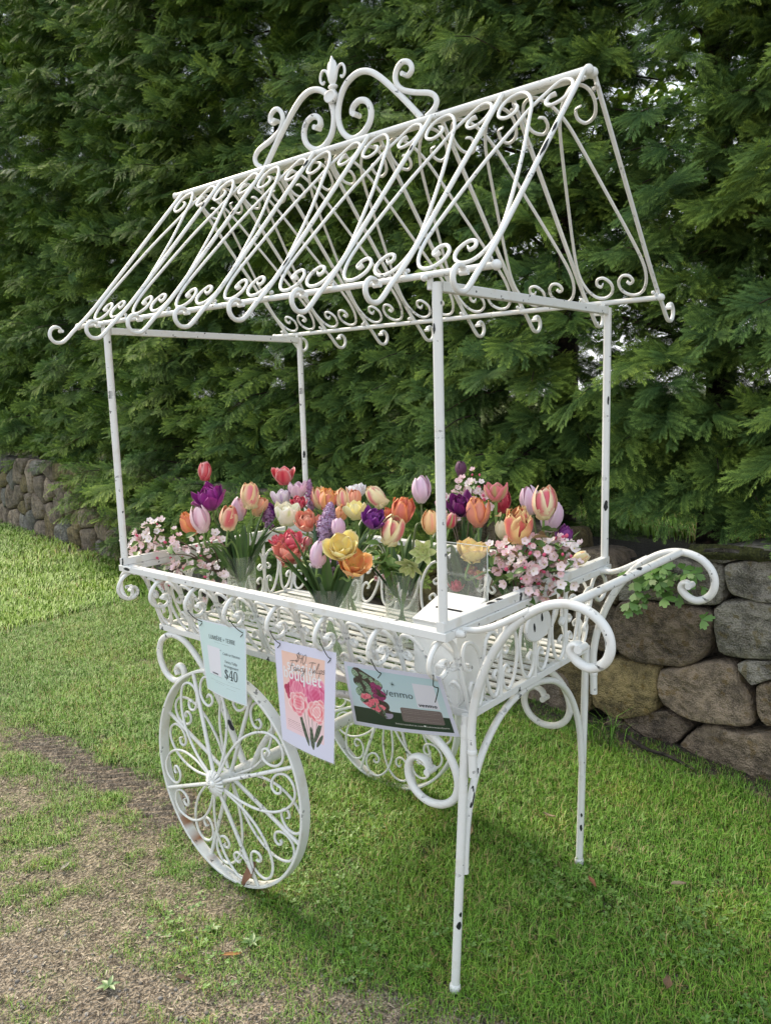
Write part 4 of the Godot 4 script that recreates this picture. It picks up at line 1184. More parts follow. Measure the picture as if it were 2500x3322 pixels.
# ---------------------------------------------------------------- tulips
# palette: base, body, edge, flame, inner (linear values)
var PAL := {
	"crimson": [Color(0.55, 0.05, 0.08), Color(0.56, 0.025, 0.06), Color(0.85, 0.55, 0.55), Color(0.50, 0.01, 0.04), 0.25],
	"crimson_plain": [Color(0.45, 0.06, 0.08), Color(0.42, 0.015, 0.045), Color(0.55, 0.04, 0.08), Color(0.45, 0.01, 0.04), 0.2],
	"magenta": [Color(0.22, 0.02, 0.16), Color(0.26, 0.012, 0.22), Color(0.36, 0.03, 0.30), Color(0.18, 0.004, 0.16), 0.3],
	"violet": [Color(0.20, 0.05, 0.20), Color(0.17, 0.03, 0.22), Color(0.28, 0.08, 0.32), Color(0.14, 0.01, 0.18), 0.3],
	"violet_deep": [Color(0.15, 0.03, 0.18), Color(0.16, 0.015, 0.21), Color(0.30, 0.05, 0.36), Color(0.10, 0.005, 0.14), 0.3],
	"plum_double": [Color(0.14, 0.01, 0.11), Color(0.15, 0.006, 0.125), Color(0.24, 0.02, 0.20), Color(0.09, 0.003, 0.08), 0.3],
	"dark_plum": [Color(0.14, 0.06, 0.10), Color(0.10, 0.025, 0.075), Color(0.16, 0.07, 0.13), Color(0.06, 0.01, 0.05), 0.3],
	"violet_fringe": [Color(0.35, 0.08, 0.20), Color(0.20, 0.025, 0.22), Color(0.26, 0.04, 0.30), Color(0.15, 0.01, 0.17), 0.3],
	"pale_pink": [Color(0.84, 0.72, 0.72), Color(0.82, 0.55, 0.62), Color(0.86, 0.66, 0.70), Color(0.74, 0.36, 0.46), 0.25],
	"lilac": [Color(0.78, 0.64, 0.70), Color(0.68, 0.45, 0.60), Color(0.80, 0.64, 0.74), Color(0.60, 0.36, 0.53), 0.2],
	"pale_lilac": [Color(0.80, 0.70, 0.74), Color(0.72, 0.51, 0.65), Color(0.82, 0.68, 0.77), Color(0.64, 0.42, 0.58), 0.2],
	"white_lilac": [Color(0.78, 0.76, 0.74), Color(0.72, 0.66, 0.76), Color(0.86, 0.84, 0.86), Color(0.50, 0.36, 0.60), 0.3],
	"white_double": [Color(0.80, 0.78, 0.72), Color(0.80, 0.76, 0.80), Color(0.86, 0.84, 0.86), Color(0.68, 0.58, 0.70), 0.3],
	"white_green": [Color(0.62, 0.66, 0.36), Color(0.84, 0.81, 0.66), Color(0.88, 0.86, 0.78), Color(0.50, 0.56, 0.24), 0.18],
	"orange": [Color(0.72, 0.24, 0.12), Color(0.80, 0.22, 0.06), Color(0.88, 0.42, 0.08), Color(0.70, 0.14, 0.06), 0.5],
	"orange_red": [Color(0.62, 0.16, 0.10), Color(0.68, 0.12, 0.05), Color(0.86, 0.28, 0.04), Color(0.58, 0.10, 0.09), 0.5],
	"orange_pink": [Color(0.72, 0.30, 0.20), Color(0.80, 0.30, 0.10), Color(0.90, 0.48, 0.08), Color(0.74, 0.16, 0.15), 0.45],
	"apricot": [Color(0.80, 0.62, 0.36), Color(0.82, 0.44, 0.26), Color(0.86, 0.52, 0.36), Color(0.80, 0.30, 0.22), 0.3],
	"apricot_deep": [Color(0.76, 0.44, 0.20), Color(0.78, 0.30, 0.11), Color(0.84, 0.42, 0.16), Color(0.68, 0.20, 0.10), 0.3],
	"salmon": [Color(0.70, 0.24, 0.17), Color(0.72, 0.26, 0.18), Color(0.82, 0.44, 0.30), Color(0.62, 0.12, 0.11), 0.35],
	"salmon_egg": [Color(0.72, 0.28, 0.16), Color(0.78, 0.28, 0.15), Color(0.84, 0.42, 0.26), Color(0.72, 0.20, 0.13), 0.3],
	"salmon_orange": [Color(0.62, 0.24, 0.18), Color(0.70, 0.20, 0.13), Color(0.88, 0.34, 0.05), Color(0.66, 0.22, 0.16), 0.4],
	"coral": [Color(0.70, 0.30, 0.24), Color(0.72, 0.24, 0.18), Color(0.80, 0.36, 0.28), Color(0.64, 0.14, 0.14), 0.3],
	"coral_dull": [Color(0.55, 0.22, 0.18), Color(0.56, 0.20, 0.15), Color(0.62, 0.28, 0.2), Color(0.5, 0.12, 0.12), 0.3],
	"hot_pink": [Color(0.62, 0.06, 0.12), Color(0.68, 0.05, 0.13), Color(0.78, 0.16, 0.22), Color(0.54, 0.02, 0.09), 0.35],
	"crimson_double": [Color(0.50, 0.05, 0.10), Color(0.55, 0.03, 0.10), Color(0.70, 0.12, 0.20), Color(0.44, 0.01, 0.08), 0.35],
	"pink_flame": [Color(0.86, 0.78, 0.48), Color(0.86, 0.64, 0.40), Color(0.88, 0.62, 0.30), Color(0.72, 0.13, 0.19), 0.62],
	"red_flame": [Color(0.84, 0.70, 0.42), Color(0.84, 0.62, 0.40), Color(0.86, 0.60, 0.34), Color(0.60, 0.035, 0.07), 0.9],
	"cream_flame": [Color(0.82, 0.78, 0.48), Color(0.84, 0.76, 0.46), Color(0.84, 0.66, 0.40), Color(0.70, 0.06, 0.17), 0.50],
	"cream_red": [Color(0.82, 0.74, 0.42), Color(0.84, 0.74, 0.46), Color(0.86, 0.68, 0.34), Color(0.62, 0.07, 0.12), 0.62],
	"cream_red2": [Color(0.84, 0.76, 0.46), Color(0.85, 0.74, 0.48), Color(0.86, 0.72, 0.48), Color(0.68, 0.05, 0.13), 0.85],
	"orange_flame": [Color(0.86, 0.62, 0.34), Color(0.87, 0.48, 0.16), Color(0.88, 0.66, 0.30), Color(0.70, 0.05, 0.06), 0.8],
	"peach_yellow": [Color(0.84, 0.62, 0.16), Color(0.85, 0.50, 0.22), Color(0.86, 0.62, 0.26), Color(0.78, 0.26, 0.16), 0.35],
	"pale_yellow": [Color(0.74, 0.72, 0.34), Color(0.84, 0.77, 0.36), Color(0.86, 0.80, 0.50), Color(0.80, 0.72, 0.32), 0.2],
	"pale_cream": [Color(0.74, 0.72, 0.44), Color(0.82, 0.72, 0.48), Color(0.84, 0.74, 0.54), Color(0.80, 0.62, 0.42), 0.2],
	"yellow_open": [Color(0.85, 0.62, 0.06), Color(0.88, 0.74, 0.24), Color(0.89, 0.74, 0.46), Color(0.86, 0.62, 0.12), 0.4],
	"yellow_pink": [Color(0.85, 0.70, 0.12), Color(0.87, 0.73, 0.24), Color(0.86, 0.58, 0.38), Color(0.86, 0.70, 0.20), 0.3],
	"orange_open": [Color(0.84, 0.56, 0.05), Color(0.86, 0.40, 0.07), Color(0.87, 0.54, 0.17), Color(0.76, 0.22, 0.07), 0.45],
	"white_yellow": [Color(0.84, 0.58, 0.12), Color(0.85, 0.70, 0.36), Color(0.87, 0.84, 0.76), Color(0.82, 0.40, 0.18), 0.35],
	"pink_green": [Color(0.36, 0.44, 0.16), Color(0.66, 0.13, 0.19), Color(0.78, 0.28, 0.34), Color(0.40, 0.36, 0.15), 0.5],
	"red_green": [Color(0.24, 0.34, 0.10), Color(0.46, 0.03, 0.07), Color(0.74, 0.46, 0.46), Color(0.26, 0.32, 0.10), 0.4]}

func petal(L: float, W: float, th0: float, th1: float, r0: float, y0: float, yaw: float, pal: Array, ruffle: float, sd: float, pointed := 0.55) -> ArrayMesh:
	# a cupped petal: its mid line leaves the axis at th0 and ends at th1 (degrees from the axis)
	var mb := MB.new()
	var nt := 9; var ns := 7
	var r := r0; var y := y0
	var flame: float = pal[4]
	for j in nt:
		var t := j / (nt - 1.0)
		var th := deg_to_rad(lerpf(th0, th1, pow(t, 0.75)))
		if j > 0:
			r += sin(th) * L / (nt - 1); y += cos(th) * L / (nt - 1)
		var w := W * pow(sin(PI * clampf(0.05 + 0.95 * pow(t, 0.62), 0, 1)), pointed) * 0.5
		if j == nt - 1: w = W * 0.05
		for i in ns:
			var s := i * 2.0 / (ns - 1) - 1.0
			var rc := maxf(r, W * 0.30)        # bend round the axis, never tighter than this
			var phi := s * w / rc
			var cup := rc * (1.0 - cos(phi))
			var e := absf(s)
			var wob := ruffle * W * (noise.get_noise_2d(sd * 53.0 + s * 60.0, t * 110.0 + sd * 7.0) * (0.35 + e * e) * smoothstep(0.15, 0.9, t) * 1.6)
			var rr := r - cup + wob
			var yy := y + ruffle * W * 0.9 * noise.get_noise_2d(sd * 91.0 + s * 170.0, t * 20.0) * smoothstep(0.7, 1.0, t)
			if i == 3: rr -= W * 0.012
			var lat := rc * sin(phi)
			var p := Vector3(rr, yy, lat).rotated(Vector3.UP, -yaw)
			var b: Color = pal[0]
			var col: Color = b.lerp(pal[1], smoothstep(0.0, 0.38, t))
			var fl := smoothstep(flame, flame * 0.35, e * (1.2 - 0.5 * t) + 0.55 * absf(noise.get_noise_2d(s * 220.0 + sd * 11.0, t * 60.0))) * smoothstep(0.14, 0.42, t) * smoothstep(1.02, 0.86, t)
			col = col.lerp(pal[3], fl)
			col = col.lerp(pal[2], maxf(smoothstep(0.62, 1.0, e), smoothstep(0.86, 1.0, t)) * 0.75 * smoothstep(0.2, 0.5, t))
			col = col * (1.0 + 0.30 * noise.get_noise_2d(s * 520.0 + sd, t * 30.0))
			if col.r > 0.55 and col.b < 0.25: col = col.lerp(Color(0.86, 0.62, 0.48), 0.13)
			mb.add(p, Vector3.UP, Color(clampf(col.r, 0, 0.92), clampf(col.g, 0, 0.92), clampf(col.b, 0, 0.92)))
	for j in nt - 1:
		for i in ns - 1: mb.quad(j * ns + i, j * ns + i + 1, (j + 1) * ns + i + 1, (j + 1) * ns + i)
	# all faces to one side, for even normals
	mb.ix.clear()
	for j in nt - 1:
		for i in ns - 1:
			var a := j * ns + i
			mb.ix.append_array(PackedInt32Array([a, a + 1, a + ns, a + 1, a + ns + 1, a + ns]))
	mb.smooth()
	return mb.mesh()

func frame(axis: Vector3, spin: float) -> Basis:
	var y := axis.normalized()
	var x := y.cross(Vector3.FORWARD).normalized()
	return Basis(x, y, x.cross(y)).rotated(y, spin)

func blade(from: Vector3, dir: Vector3, len: float, w: float, droop: float, spin: float, col: Color) -> ArrayMesh:   # a strap leaf, folded along the middle
	var mb := MB.new()
	var side := dir.cross(Vector3.UP).normalized().rotated(dir.normalized(), spin)
	var p := from
	var d := dir.normalized()
	var n := 10
	for j in n:
		var t := j / (n - 1.0)
		if j > 0:
			d = (d + Vector3(dir.x * 0.25, -droop * t, dir.z * 0.25) * 0.22).normalized()
			p += d * len / (n - 1)
		var ww := w * 0.5 * pow(sin(PI * clampf(0.12 + 0.88 * pow(t, 0.8), 0, 1)), 0.7) + 0.0004
		var up := d.cross(side).normalized()
		for i in 5:
			var s := i * 0.5 - 1.0
			var c := col * (0.86 + 0.14 * noise.get_noise_2d(s * 300.0, t * 30.0) + 0.12 * absf(s))
			mb.add(p + side * s * ww + up * absf(s) * ww * 0.55, up, Color(c.r, c.g, c.b))
	for j in n - 1:
		for i in 4: mb.ix.append_array(PackedInt32Array([j * 5 + i, j * 5 + i + 1, (j + 1) * 5 + i, j * 5 + i + 1, (j + 1) * 5 + i + 1, (j + 1) * 5 + i]))
	mb.smooth()
	return mb.mesh()

func vase_mouth(k: int, at: Vector3) -> Vector3:
	var c: Vector3 = VASES[k] + Vector3(0, 0.19, 0)
	var d := Vector3(at.x - c.x, 0, at.z - c.z)
	return c + d.limit_length(0.034)

func build_tulips() -> void:
	var idx := 0
	for f in FLOWERS:
		idx += 1
		var at: Vector3 = f[0]; var axis: Vector3 = f[1].normalized()
		var w: float = f[2] * 1.12; var h: float = f[3] * 1.08
		var kind: String = f[4]
		if kind == "double":
			w *= 1.12; h *= 1.08
		var pal: Array = PAL[f[5]]; var vk: int = f[6]
		var sd := float(idx)
		rng.seed = 100 + idx
		var base := at - axis * h * 0.5
		var mouth := vase_mouth(vk, at)
		var foot: Vector3 = VASES[vk] + Vector3(0, 0.016, 0) - Vector3(at.x - VASES[vk].x, 0, at.z - VASES[vk].z).limit_length(0.030)
		var o := thing("tulip", f[7], "tulip", base, "tulips in the cart")
		var fr := frame(axis, rng.randf() * TAU)
		# stalk
		var drop := base - mouth
		var ctl := mouth + Vector3(drop.x * 0.25, drop.y * 0.6, drop.z * 0.25)
		var neck := base - axis * minf(0.05, drop.length() * 0.3)
		var dark := 0.5 if f[5] in ["pale_lilac", "magenta", "dark_plum", "crimson"] else 0.0
		var scol := Color(0.17, 0.28, 0.08).lerp(Color(0.12, 0.09, 0.07), dark)
		var r := 0.0030 + 0.0006 * rng.randf()
		if f[5] == "pink_green" and vk == 3: r = 0.0048
		part("stalk", rod(spl([foot - base, mouth - base, ctl.lerp(neck, 0.35) - base, neck - base, Vector3.ZERO + axis * 0.002], 6), r, {"sides": 7, "s1": 0.9, "col": scol}), M.stem, o)
		# bloom
		var R := w * 0.5
		var list := []   # count, length, width, th0, th1, r0, y0, ruffle
		if kind == "egg":
			list = [[3, h * 1.20, w * 0.94, 88.0, -42.0, 0.002, 0.0, 0.05], [3, h * 1.17, w * 0.88, 86.0, -40.0, 0.001, 0.001, 0.05]]
		elif kind == "cup":
			list = [[3, h * 1.30, w * 0.76, 88.0, -4.0, 0.002, 0.0, 0.07], [3, h * 1.26, w * 0.70, 86.0, -10.0, 0.001, 0.001, 0.07], [4, h * 1.0, w * 0.46, 66.0, -24.0, 0.001, 0.003, 0.12]]
		elif kind == "bowl":
			list = [[3, R * 1.42, w * 0.86, 90.0, 14.0, 0.002, 0.0, 0.08], [3, R * 1.34, w * 0.80, 88.0, 2.0, 0.002, 0.002, 0.08], [3, R * 1.16, w * 0.60, 80.0, -8.0, 0.001, 0.004, 0.10]]
		elif kind == "parrot":
			list = [[3, h * 1.12, w * 0.86, 88.0, -26.0, 0.002, 0.0, 0.17], [3, h * 1.12, w * 0.78, 86.0, -32.0, 0.001, 0.001, 0.20], [5, h * 1.06, w * 0.46, 56.0, -26.0, 0.001, 0.004, 0.28]]
		else:
			list = [[6, R * 1.34, w * 0.50, 88.0, 8.0, 0.002, 0.0, 0.13], [6, R * 1.26, w * 0.46, 84.0, -22.0, 0.002, 0.002, 0.15], [5, R * 1.18, w * 0.42, 74.0, -44.0, 0.002, 0.004, 0.18], [5, R * 1.02, w * 0.36, 60.0, -60.0, 0.001, 0.007, 0.22], [4, R * 0.86, w * 0.28, 36.0, -50.0, 0.001, 0.010, 0.25]]
			for q in list: q[1] = q[1] * clampf(h / (w * 0.72), 0.85, 1.35)
		var k := 0
		var li := 0
		for q in list:
			for i in q[0]:
				var yaw: float = TAU * (i + 0.5 * li) / q[0] + rng.randf_range(-0.12, 0.12)
				var j := rng.randf_range(0.93, 1.06)
				var m := petal(q[1] * j, q[2] * rng.randf_range(0.94, 1.06), q[3], q[4] + rng.randf_range(-7, 9), q[5], q[6], yaw, pal, q[7], sd * 3.1 + k, 0.40 if kind != "egg" else 0.55)
				var pm := part("petal", m, M.petal, o)
				pm.basis = fr
				k += 1
			li += 1
		if kind == "bowl":
			var sb := MB.new()
			for i in 6:
				var a := TAU * i / 6
				var d := Vector3(cos(a) * 0.4, 1, sin(a) * 0.4)
				tube(sb, PackedVector3Array([d * 0.004, d * 0.010, d * 0.016]), 0.0010, {"sides": 5, "col": Color(0.7, 0.62, 0.12)})
				ball(sb, d * 0.018, Vector3(0.0014, 0.0036, 0.0014), Color(0.55, 0.48, 0.10), 6, 5)
			tube(sb, PackedVector3Array([Vector3.ZERO, Vector3(0, 0.008, 0), Vector3(0, 0.014, 0)]), 0.0024, {"sides": 6, "col": Color(0.45, 0.55, 0.14)})
			part("stamens", sb.mesh(), M.stem, o).basis = fr
		# leaves
		for i in 3:
			var out := Vector3(at.x - VASES[vk].x, 0, at.z - VASES[vk].z).normalized().rotated(Vector3.UP, rng.randf_range(-1.3, 1.3))
			var d := (Vector3.UP * 1.0 + out * rng.randf_range(0.15, 0.55)).normalized()
			var p0: Vector3 = VASES[vk] + Vector3(0, rng.randf_range(0.13, 0.18), 0) + out * 0.02
			var col := Color(0.050, 0.105, 0.045).lerp(Color(0.10, 0.19, 0.05), rng.randf())
			part("strap_leaf", blade(p0 - base, d, rng.randf_range(0.11, 0.21), rng.randf_range(0.018, 0.032), rng.randf_range(0.1, 0.7), rng.randf_range(-0.5, 0.5), col), M.leaf, o)

# ---------------------------------------------------------------- blossom, lilac, hellebore
func blossom_mesh(pink: float, sd: int) -> ArrayMesh:
	var mb := MB.new()
	var r := RandomNumberGenerator.new()
	r.seed = sd
	for k in 5:
		var a := TAU * k / 5
		var i0 := mb.v.size()
		var c0 := Color(0.87, 0.82, 0.81).lerp(Color(0.82, 0.36, 0.44), pink)
		for j in 4:
			var t := j / 3.0
			var w := 0.0060 * sin(PI * (0.10 + 0.78 * t))
			var up := 0.0012 * t + 0.0045 * t * t * r.randf_range(0.5, 1.6) + 0.006 * pink * t
			for i in 3:
				var s := i - 1.0
				var p := Vector3(0.001 + t * 0.0115 * (1.0 - 0.3 * pink), up + absf(s) * 0.0016 * t, s * w)
				mb.add(p.rotated(Vector3.UP, a), Vector3.UP, c0.lerp(Color(0.84, 0.62, 0.64), (1.0 - t) * 0.25 + r.randf() * 0.18))
		for j in 3:
			for i in 2: mb.quad(i0 + j * 3 + i, i0 + j * 3 + i + 1, i0 + (j + 1) * 3 + i + 1, i0 + (j + 1) * 3 + i)
	ball(mb, Vector3(0, 0.002, 0), Vector3(0.0018, 0.0016, 0.0018), Color(0.55, 0.50, 0.16), 6, 4)
	mb.smooth()
	return mb.mesh()

func bud_mesh() -> ArrayMesh:
	var mb := MB.new()
	ball(mb, Vector3.ZERO, Vector3(0.0042, 0.0062, 0.0042), Color(0.66, 0.10, 0.20), 8, 6)
	ball(mb, Vector3(0, -0.005, 0), Vector3(0.0022, 0.003, 0.0022), Color(0.20, 0.16, 0.06), 6, 4)
	return mb.mesh()

func oval_leaf(l: float, w: float, col: Color) -> ArrayMesh:
	var mb := MB.new()
	for j in 6:
		var t := j / 5.0
		var ww := w * 0.5 * pow(sin(PI * clampf(0.04 + 0.94 * pow(t, 0.85), 0, 1)), 0.8)
		for i in 3:
			var s := i - 1.0
			mb.add(Vector3(t * l, -t * t * l * 0.25 + absf(s) * ww * 0.4, s * ww), Vector3.UP, col * (1.0 + 0.2 * absf(s)))
	for j in 5:
		for i in 2: mb.quad(j * 3 + i, j * 3 + i + 1, (j + 1) * 3 + i + 1, (j + 1) * 3 + i)
	mb.smooth()
	return mb.mesh()

func blossom_branch(label: String, root: Vector3, tips: Array, spread: float, flowers: int, leaves: int, pink: float, sd: int, reddish := 0.0) -> void:
	rng.seed = sd
	var o := thing("blossom_branch", label, "blossom branch", root, "blossom branches in the cart")
	var fl := [blossom_mesh(0.02, sd), blossom_mesh(0.14 + pink * 0.3, sd + 1), blossom_mesh(0.35 + pink * 0.4, sd + 2)]
	var bud := bud_mesh()
	var lf := [oval_leaf(0.032, 0.017, Color(0.07, 0.14, 0.035)), oval_leaf(0.028, 0.014, Color(0.11, 0.19, 0.05)), oval_leaf(0.03, 0.013, Color(0.20, 0.09, 0.045).lerp(Color(0.10, 0.17, 0.04), 1.0 - reddish))]
	for t in tips:
		var d: Vector3 = t - root
		part("twig", rod(spl([Vector3.ZERO, d * 0.45 + Vector3(0, 0.03, 0), d], 6), 0.0024, {"sides": 6, "s1": 0.5, "col": Color(0.10, 0.065, 0.045)}), M.stem, o)
	for k in flowers:
		var t: Vector3 = tips[k % tips.size()]
		var g := Vector3(rng.randfn(), rng.randfn(), rng.randfn()) * spread * 0.42
		var p := t - root + g
		var m: Mesh = bud if rng.randf() < 0.20 + pink * 0.12 else fl[rng.randi() % 3]
		var b := part("blossom", m, M.blossom if m != bud else M.stem, o)
		var face := (g.normalized() * 0.8 + Vector3(rng.randfn() * 0.4, 0.5, 0.75) + Vector3(0.3, 0, 0)).normalized()
		b.transform = Transform3D(frame(face, rng.randf() * TAU).scaled(Vector3.ONE * rng.randf_range(0.62, 1.12)), p)
	for k in leaves:
		var t: Vector3 = tips[k % tips.size()]
		var p := t - root + Vector3(rng.randfn(), rng.randfn(), rng.randfn()) * spread * 0.45
		var b := part("leaf", lf[rng.randi() % 3], M.leaf, o)
		var yaw := rng.randf() * TAU
		b.transform = Transform3D(Basis.from_euler(Vector3(rng.randf_range(-0.7, 0.7), yaw, rng.randf_range(-0.6, 0.6))).scaled(Vector3.ONE * rng.randf_range(0.8, 1.5)), p)

func lilac(label: String, top: Vector3, bottom: Vector3, root: Vector3, rad: float, n: int, dark: float, sd: int) -> void:
	rng.seed = sd
	var o := thing("lilac_sprig", label, "lilac", bottom, "lilac sprigs in the cart")
	part("stalk", rod(spl([root - bottom, (root - bottom) * 0.4 + Vector3(0, 0.01, 0), Vector3.ZERO, top - bottom], 5), 0.0026, {"sides": 6, "s1": 0.4, "col": Color(0.16, 0.14, 0.07)}), M.stem, o)
	var mb := MB.new()
	for k in 4:
		var a := TAU * k / 4
		var e := Vector3(cos(a), 0, sin(a)); var g := Vector3(-sin(a), 0, cos(a))
		mb.flat([Vector3(0, 0.001, 0), e * 0.0035 + g * 0.0022 + Vector3(0, 0.0018, 0), e * 0.0062 + Vector3(0, 0.0005, 0), e * 0.0035 - g * 0.0022 + Vector3(0, 0.0018, 0)])
	tube(mb, PackedVector3Array([Vector3(0, 0, 0), Vector3(0, -0.004, 0), Vector3(0, -0.008, 0)]), 0.0009, {"sides": 5})
	var bud := MB.new()
	ball(bud, Vector3.ZERO, Vector3(0.0018, 0.0036, 0.0018), Color.WHITE, 6, 5)
	for pass_ in 2:
		var xf := []; var cols := []
		for k in n:
			var t := pow(rng.randf(), 0.8)
			var up := pass_ == 1
			if up: t = 0.45 + 0.55 * rng.randf()
			var r := rad * (sin(PI * (0.16 + 0.80 * t)) * 0.85 + 0.1) * pow(rng.randf(), 0.35)
			var a := rng.randf() * TAU
			var p := (top - bottom) * t + Vector3(cos(a) * r, rng.randf_range(-0.004, 0.004), sin(a) * r)
			xf.append(Transform3D(frame(Vector3(cos(a), 0.4, sin(a)), rng.randf() * TAU).scaled(Vector3.ONE * rng.randf_range(0.8, 1.25)), p))
			var c := Color(0.50, 0.36, 0.58).lerp(Color(0.30, 0.12, 0.30), dark)
			c = c.lerp(Color(0.62, 0.48, 0.62), rng.randf() * 0.5) if not up else c.lerp(Color(0.30, 0.10, 0.22), 0.7)
			cols.append(c)
		copies("florets" if pass_ == 0 else "floret_buds", (mb if pass_ == 0 else bud).mesh(), M.blossom, xf, cols, o)

func hellebore(label: String, at: Vector3, axis: Vector3, r: float, root: Vector3, sd: int) -> void:
	rng.seed = sd
	var o := thing("hellebore", label, "hellebore", at, "green hellebores in the cart")
	var pal := [Color(0.40, 0.46, 0.14), Color(0.50, 0.55, 0.22), Color(0.60, 0.60, 0.32), Color(0.36, 0.44, 0.12), 0.25]
	part("stalk", rod(spl([root - at, (root - at) * 0.45 + Vector3(0, 0.02, 0), -axis * 0.02, Vector3.ZERO], 5), 0.0022, {"sides": 6, "col": Color(0.20, 0.30, 0.08)}), M.stem, o)
	var fr := frame(axis, rng.randf() * TAU)
	for l in 3:
		for i in 6:
			var m := petal(r * (1.15 - 0.25 * l), r * (0.72 - 0.10 * l), 88.0 - 12 * l, 60.0 - 26 * l, 0.001, 0.0015 * l, TAU * (i + 0.5 * l) / 6, pal, 0.10, sd + l * 7.0 + i, 0.5)
			part("petal", m, M.petal, o).basis = fr
	var mb := MB.new()
	for i in 9: ball(mb, Vector3(cos(i * 0.7) * 0.003, 0.006, sin(i * 0.7) * 0.003), Vector3.ONE * 0.0015, Color(0.62, 0.62, 0.30), 5, 4)
	part("stamens", mb.mesh(), M.stem, o).basis = fr

func build_sprays() -> void:
	blossom_branch("spray of pale pink apple blossom spilling over the left end of the cart", Vector3(-0.42, 0.80, 0.14), [Vector3(-0.63, 0.90, 0.27), Vector3(-0.555, 0.93, 0.27), Vector3(-0.50, 0.90, 0.25), Vector3(-0.60, 0.86, 0.25), Vector3(-0.46, 0.83, 0.24), Vector3(-0.39, 0.90, 0.20), Vector3(-0.37, 0.82, 0.22), Vector3(-0.53, 0.81, 0.27)], 0.060, 150, 60, 0.12, 500)
	blossom_branch("big round spray of pink blossom with bronze leaves at the cart's right end", Vector3(0.47, 0.80, -0.08), [Vector3(0.55, 0.975, 0.0), Vector3(0.485, 0.925, 0.02), Vector3(0.62, 0.945, -0.01), Vector3(0.54, 0.90, 0.04), Vector3(0.565, 0.935, 0.05), Vector3(0.605, 0.885, 0.02), Vector3(0.51, 0.955, 0.0), Vector3(0.60, 0.965, -0.02), Vector3(0.635, 0.915, 0.0), Vector3(0.55, 0.88, 0.04)], 0.050, 190, 74, 0.35, 501, 0.8)
	blossom_branch("white pink blossom spray behind the deep plum double tulip", Vector3(0.29, 0.82, -0.11), [Vector3(0.22, 1.05, -0.20), Vector3(0.18, 1.02, -0.20), Vector3(0.26, 1.07, -0.20), Vector3(0.29, 1.045, -0.20), Vector3(0.19, 0.985, -0.18), Vector3(0.31, 1.0, -0.16)], 0.042, 74, 16, 0.15, 502)
	blossom_branch("low blossom twig with pink buds at the back of the cart below the green hellebores", Vector3(-0.10, 0.80, -0.12), [Vector3(-0.07, 0.785, -0.20), Vector3(-0.04, 0.775, -0.20), Vector3(-0.09, 0.81, -0.20)], 0.05, 22, 12, 0.5, 503)
	lilac("pale purple lilac spike in the middle bunch, above the large lilac tulip", Vector3(0.057, 1.047, 0.15), Vector3(0.028, 0.945, 0.15), Vector3(0.06, 0.83, 0.17), 0.026, 330, 0.15, 510)
	lilac("slim dark purple lilac spike rising behind the orange and pink tulip", Vector3(-0.232, 1.072, -0.06), Vector3(-0.23, 0.98, -0.06), Vector3(-0.13, 0.83, -0.09), 0.014, 110, 0.8, 511)
	lilac("drooping purple lilac spike below the large lilac tulip", Vector3(0.108, 0.93, 0.19), Vector3(0.098, 0.865, 0.20), Vector3(0.08, 0.83, 0.19), 0.022, 200, 0.35, 512)
	lilac("dark purple lilac cluster beside the white open tulip", Vector3(-0.345, 0.985, 0.01), Vector3(-0.33, 0.93, 0.02), Vector3(-0.13, 0.83, -0.08), 0.020, 120, 0.9, 513)
	hellebore("pale green double hellebore facing front, upper of the pair by the near right post", Vector3(0.300, 0.936, 0.08), Vector3(0.45, 0.25, 0.85), 0.031, Vector3(0.17, 0.83, 0.0), 520)
	hellebore("pale green hellebore hanging its head, lower left of the pair by the near right post", Vector3(0.274, 0.905, 0.10), Vector3(0.15, -0.55, 0.75).normalized(), 0.033, Vector3(0.165, 0.83, 0.0), 521)
	hellebore("small green hellebore half hidden by leaves right of the orange nodding tulip", Vector3(0.13, 0.882, 0.03), Vector3(0.6, 0.2, 0.7), 0.024, Vector3(0.15, 0.83, 0.0), 522)
	# leafy lilac shoots between the tulips
	rng.seed = 530
	var o := thing("leafy_shoot", "light green leafy shoot between the purple double tulip and the green hellebores", "foliage", Vector3(0.155, 0.83, 0.03))
	var lf := oval_leaf(0.042, 0.027, Color(0.14, 0.25, 0.06))
	for k in 3:
		var tip := Vector3(-0.01 + 0.03 * k, 0.10 + 0.02 * (k % 2), 0.05 + 0.02 * k)
		part("twig", rod(spl([Vector3.ZERO, tip * 0.5 + Vector3(0, 0.02, 0), tip], 5), 0.002, {"sides": 6, "col": Color(0.15, 0.2, 0.06)}), M.stem, o)
		for j in 7:
			var b := part("leaf", lf, M.leaf, o)
			b.transform = Transform3D(Basis.from_euler(Vector3(rng.randf_range(-0.6, 0.6), rng.randf() * TAU, rng.randf_range(-0.5, 0.4))).scaled(Vector3.ONE * rng.randf_range(0.7, 1.2)), tip * rng.randf_range(0.35, 1.05))

# ---------------------------------------------------------------- ground
const WALL_K := 0.148          # the wall's face runs along z = -1.27 + 0.148 x
func wall_z(x: float) -> float: return -1.27 + WALL_K * x

func nz(x: float, z: float, f: float, o := 0.0) -> float: return noise.get_noise_2d(x * f * 100.0 + o, z * f * 100.0 - o)

func track(x: float, z: float) -> float:   # the muddy tyre track beside the cart
	var c := 0.215 + 0.03 * nz(x, 0.0, 0.4) + 0.03 * smoothstep(-1.0, -1.7, x)
	return smoothstep(0.135, 0.05, absf(z - c) + 0.09 * nz(x, z, 2.5) + 0.05 * nz(x, z, 8.0)) * smoothstep(-0.30, -0.52, x + 0.1 * nz(x, z, 3.0)) * smoothstep(-1.85, -1.35, x + 0.3 * nz(x, z, 2.0, 9.0))

func bare(x: float, z: float) -> float:   # worn earth at the front edge
	return smoothstep(-0.10, 0.10, z - (0.60 - 0.40 * x) + 0.10 * nz(x, z, 1.6, 30.0))

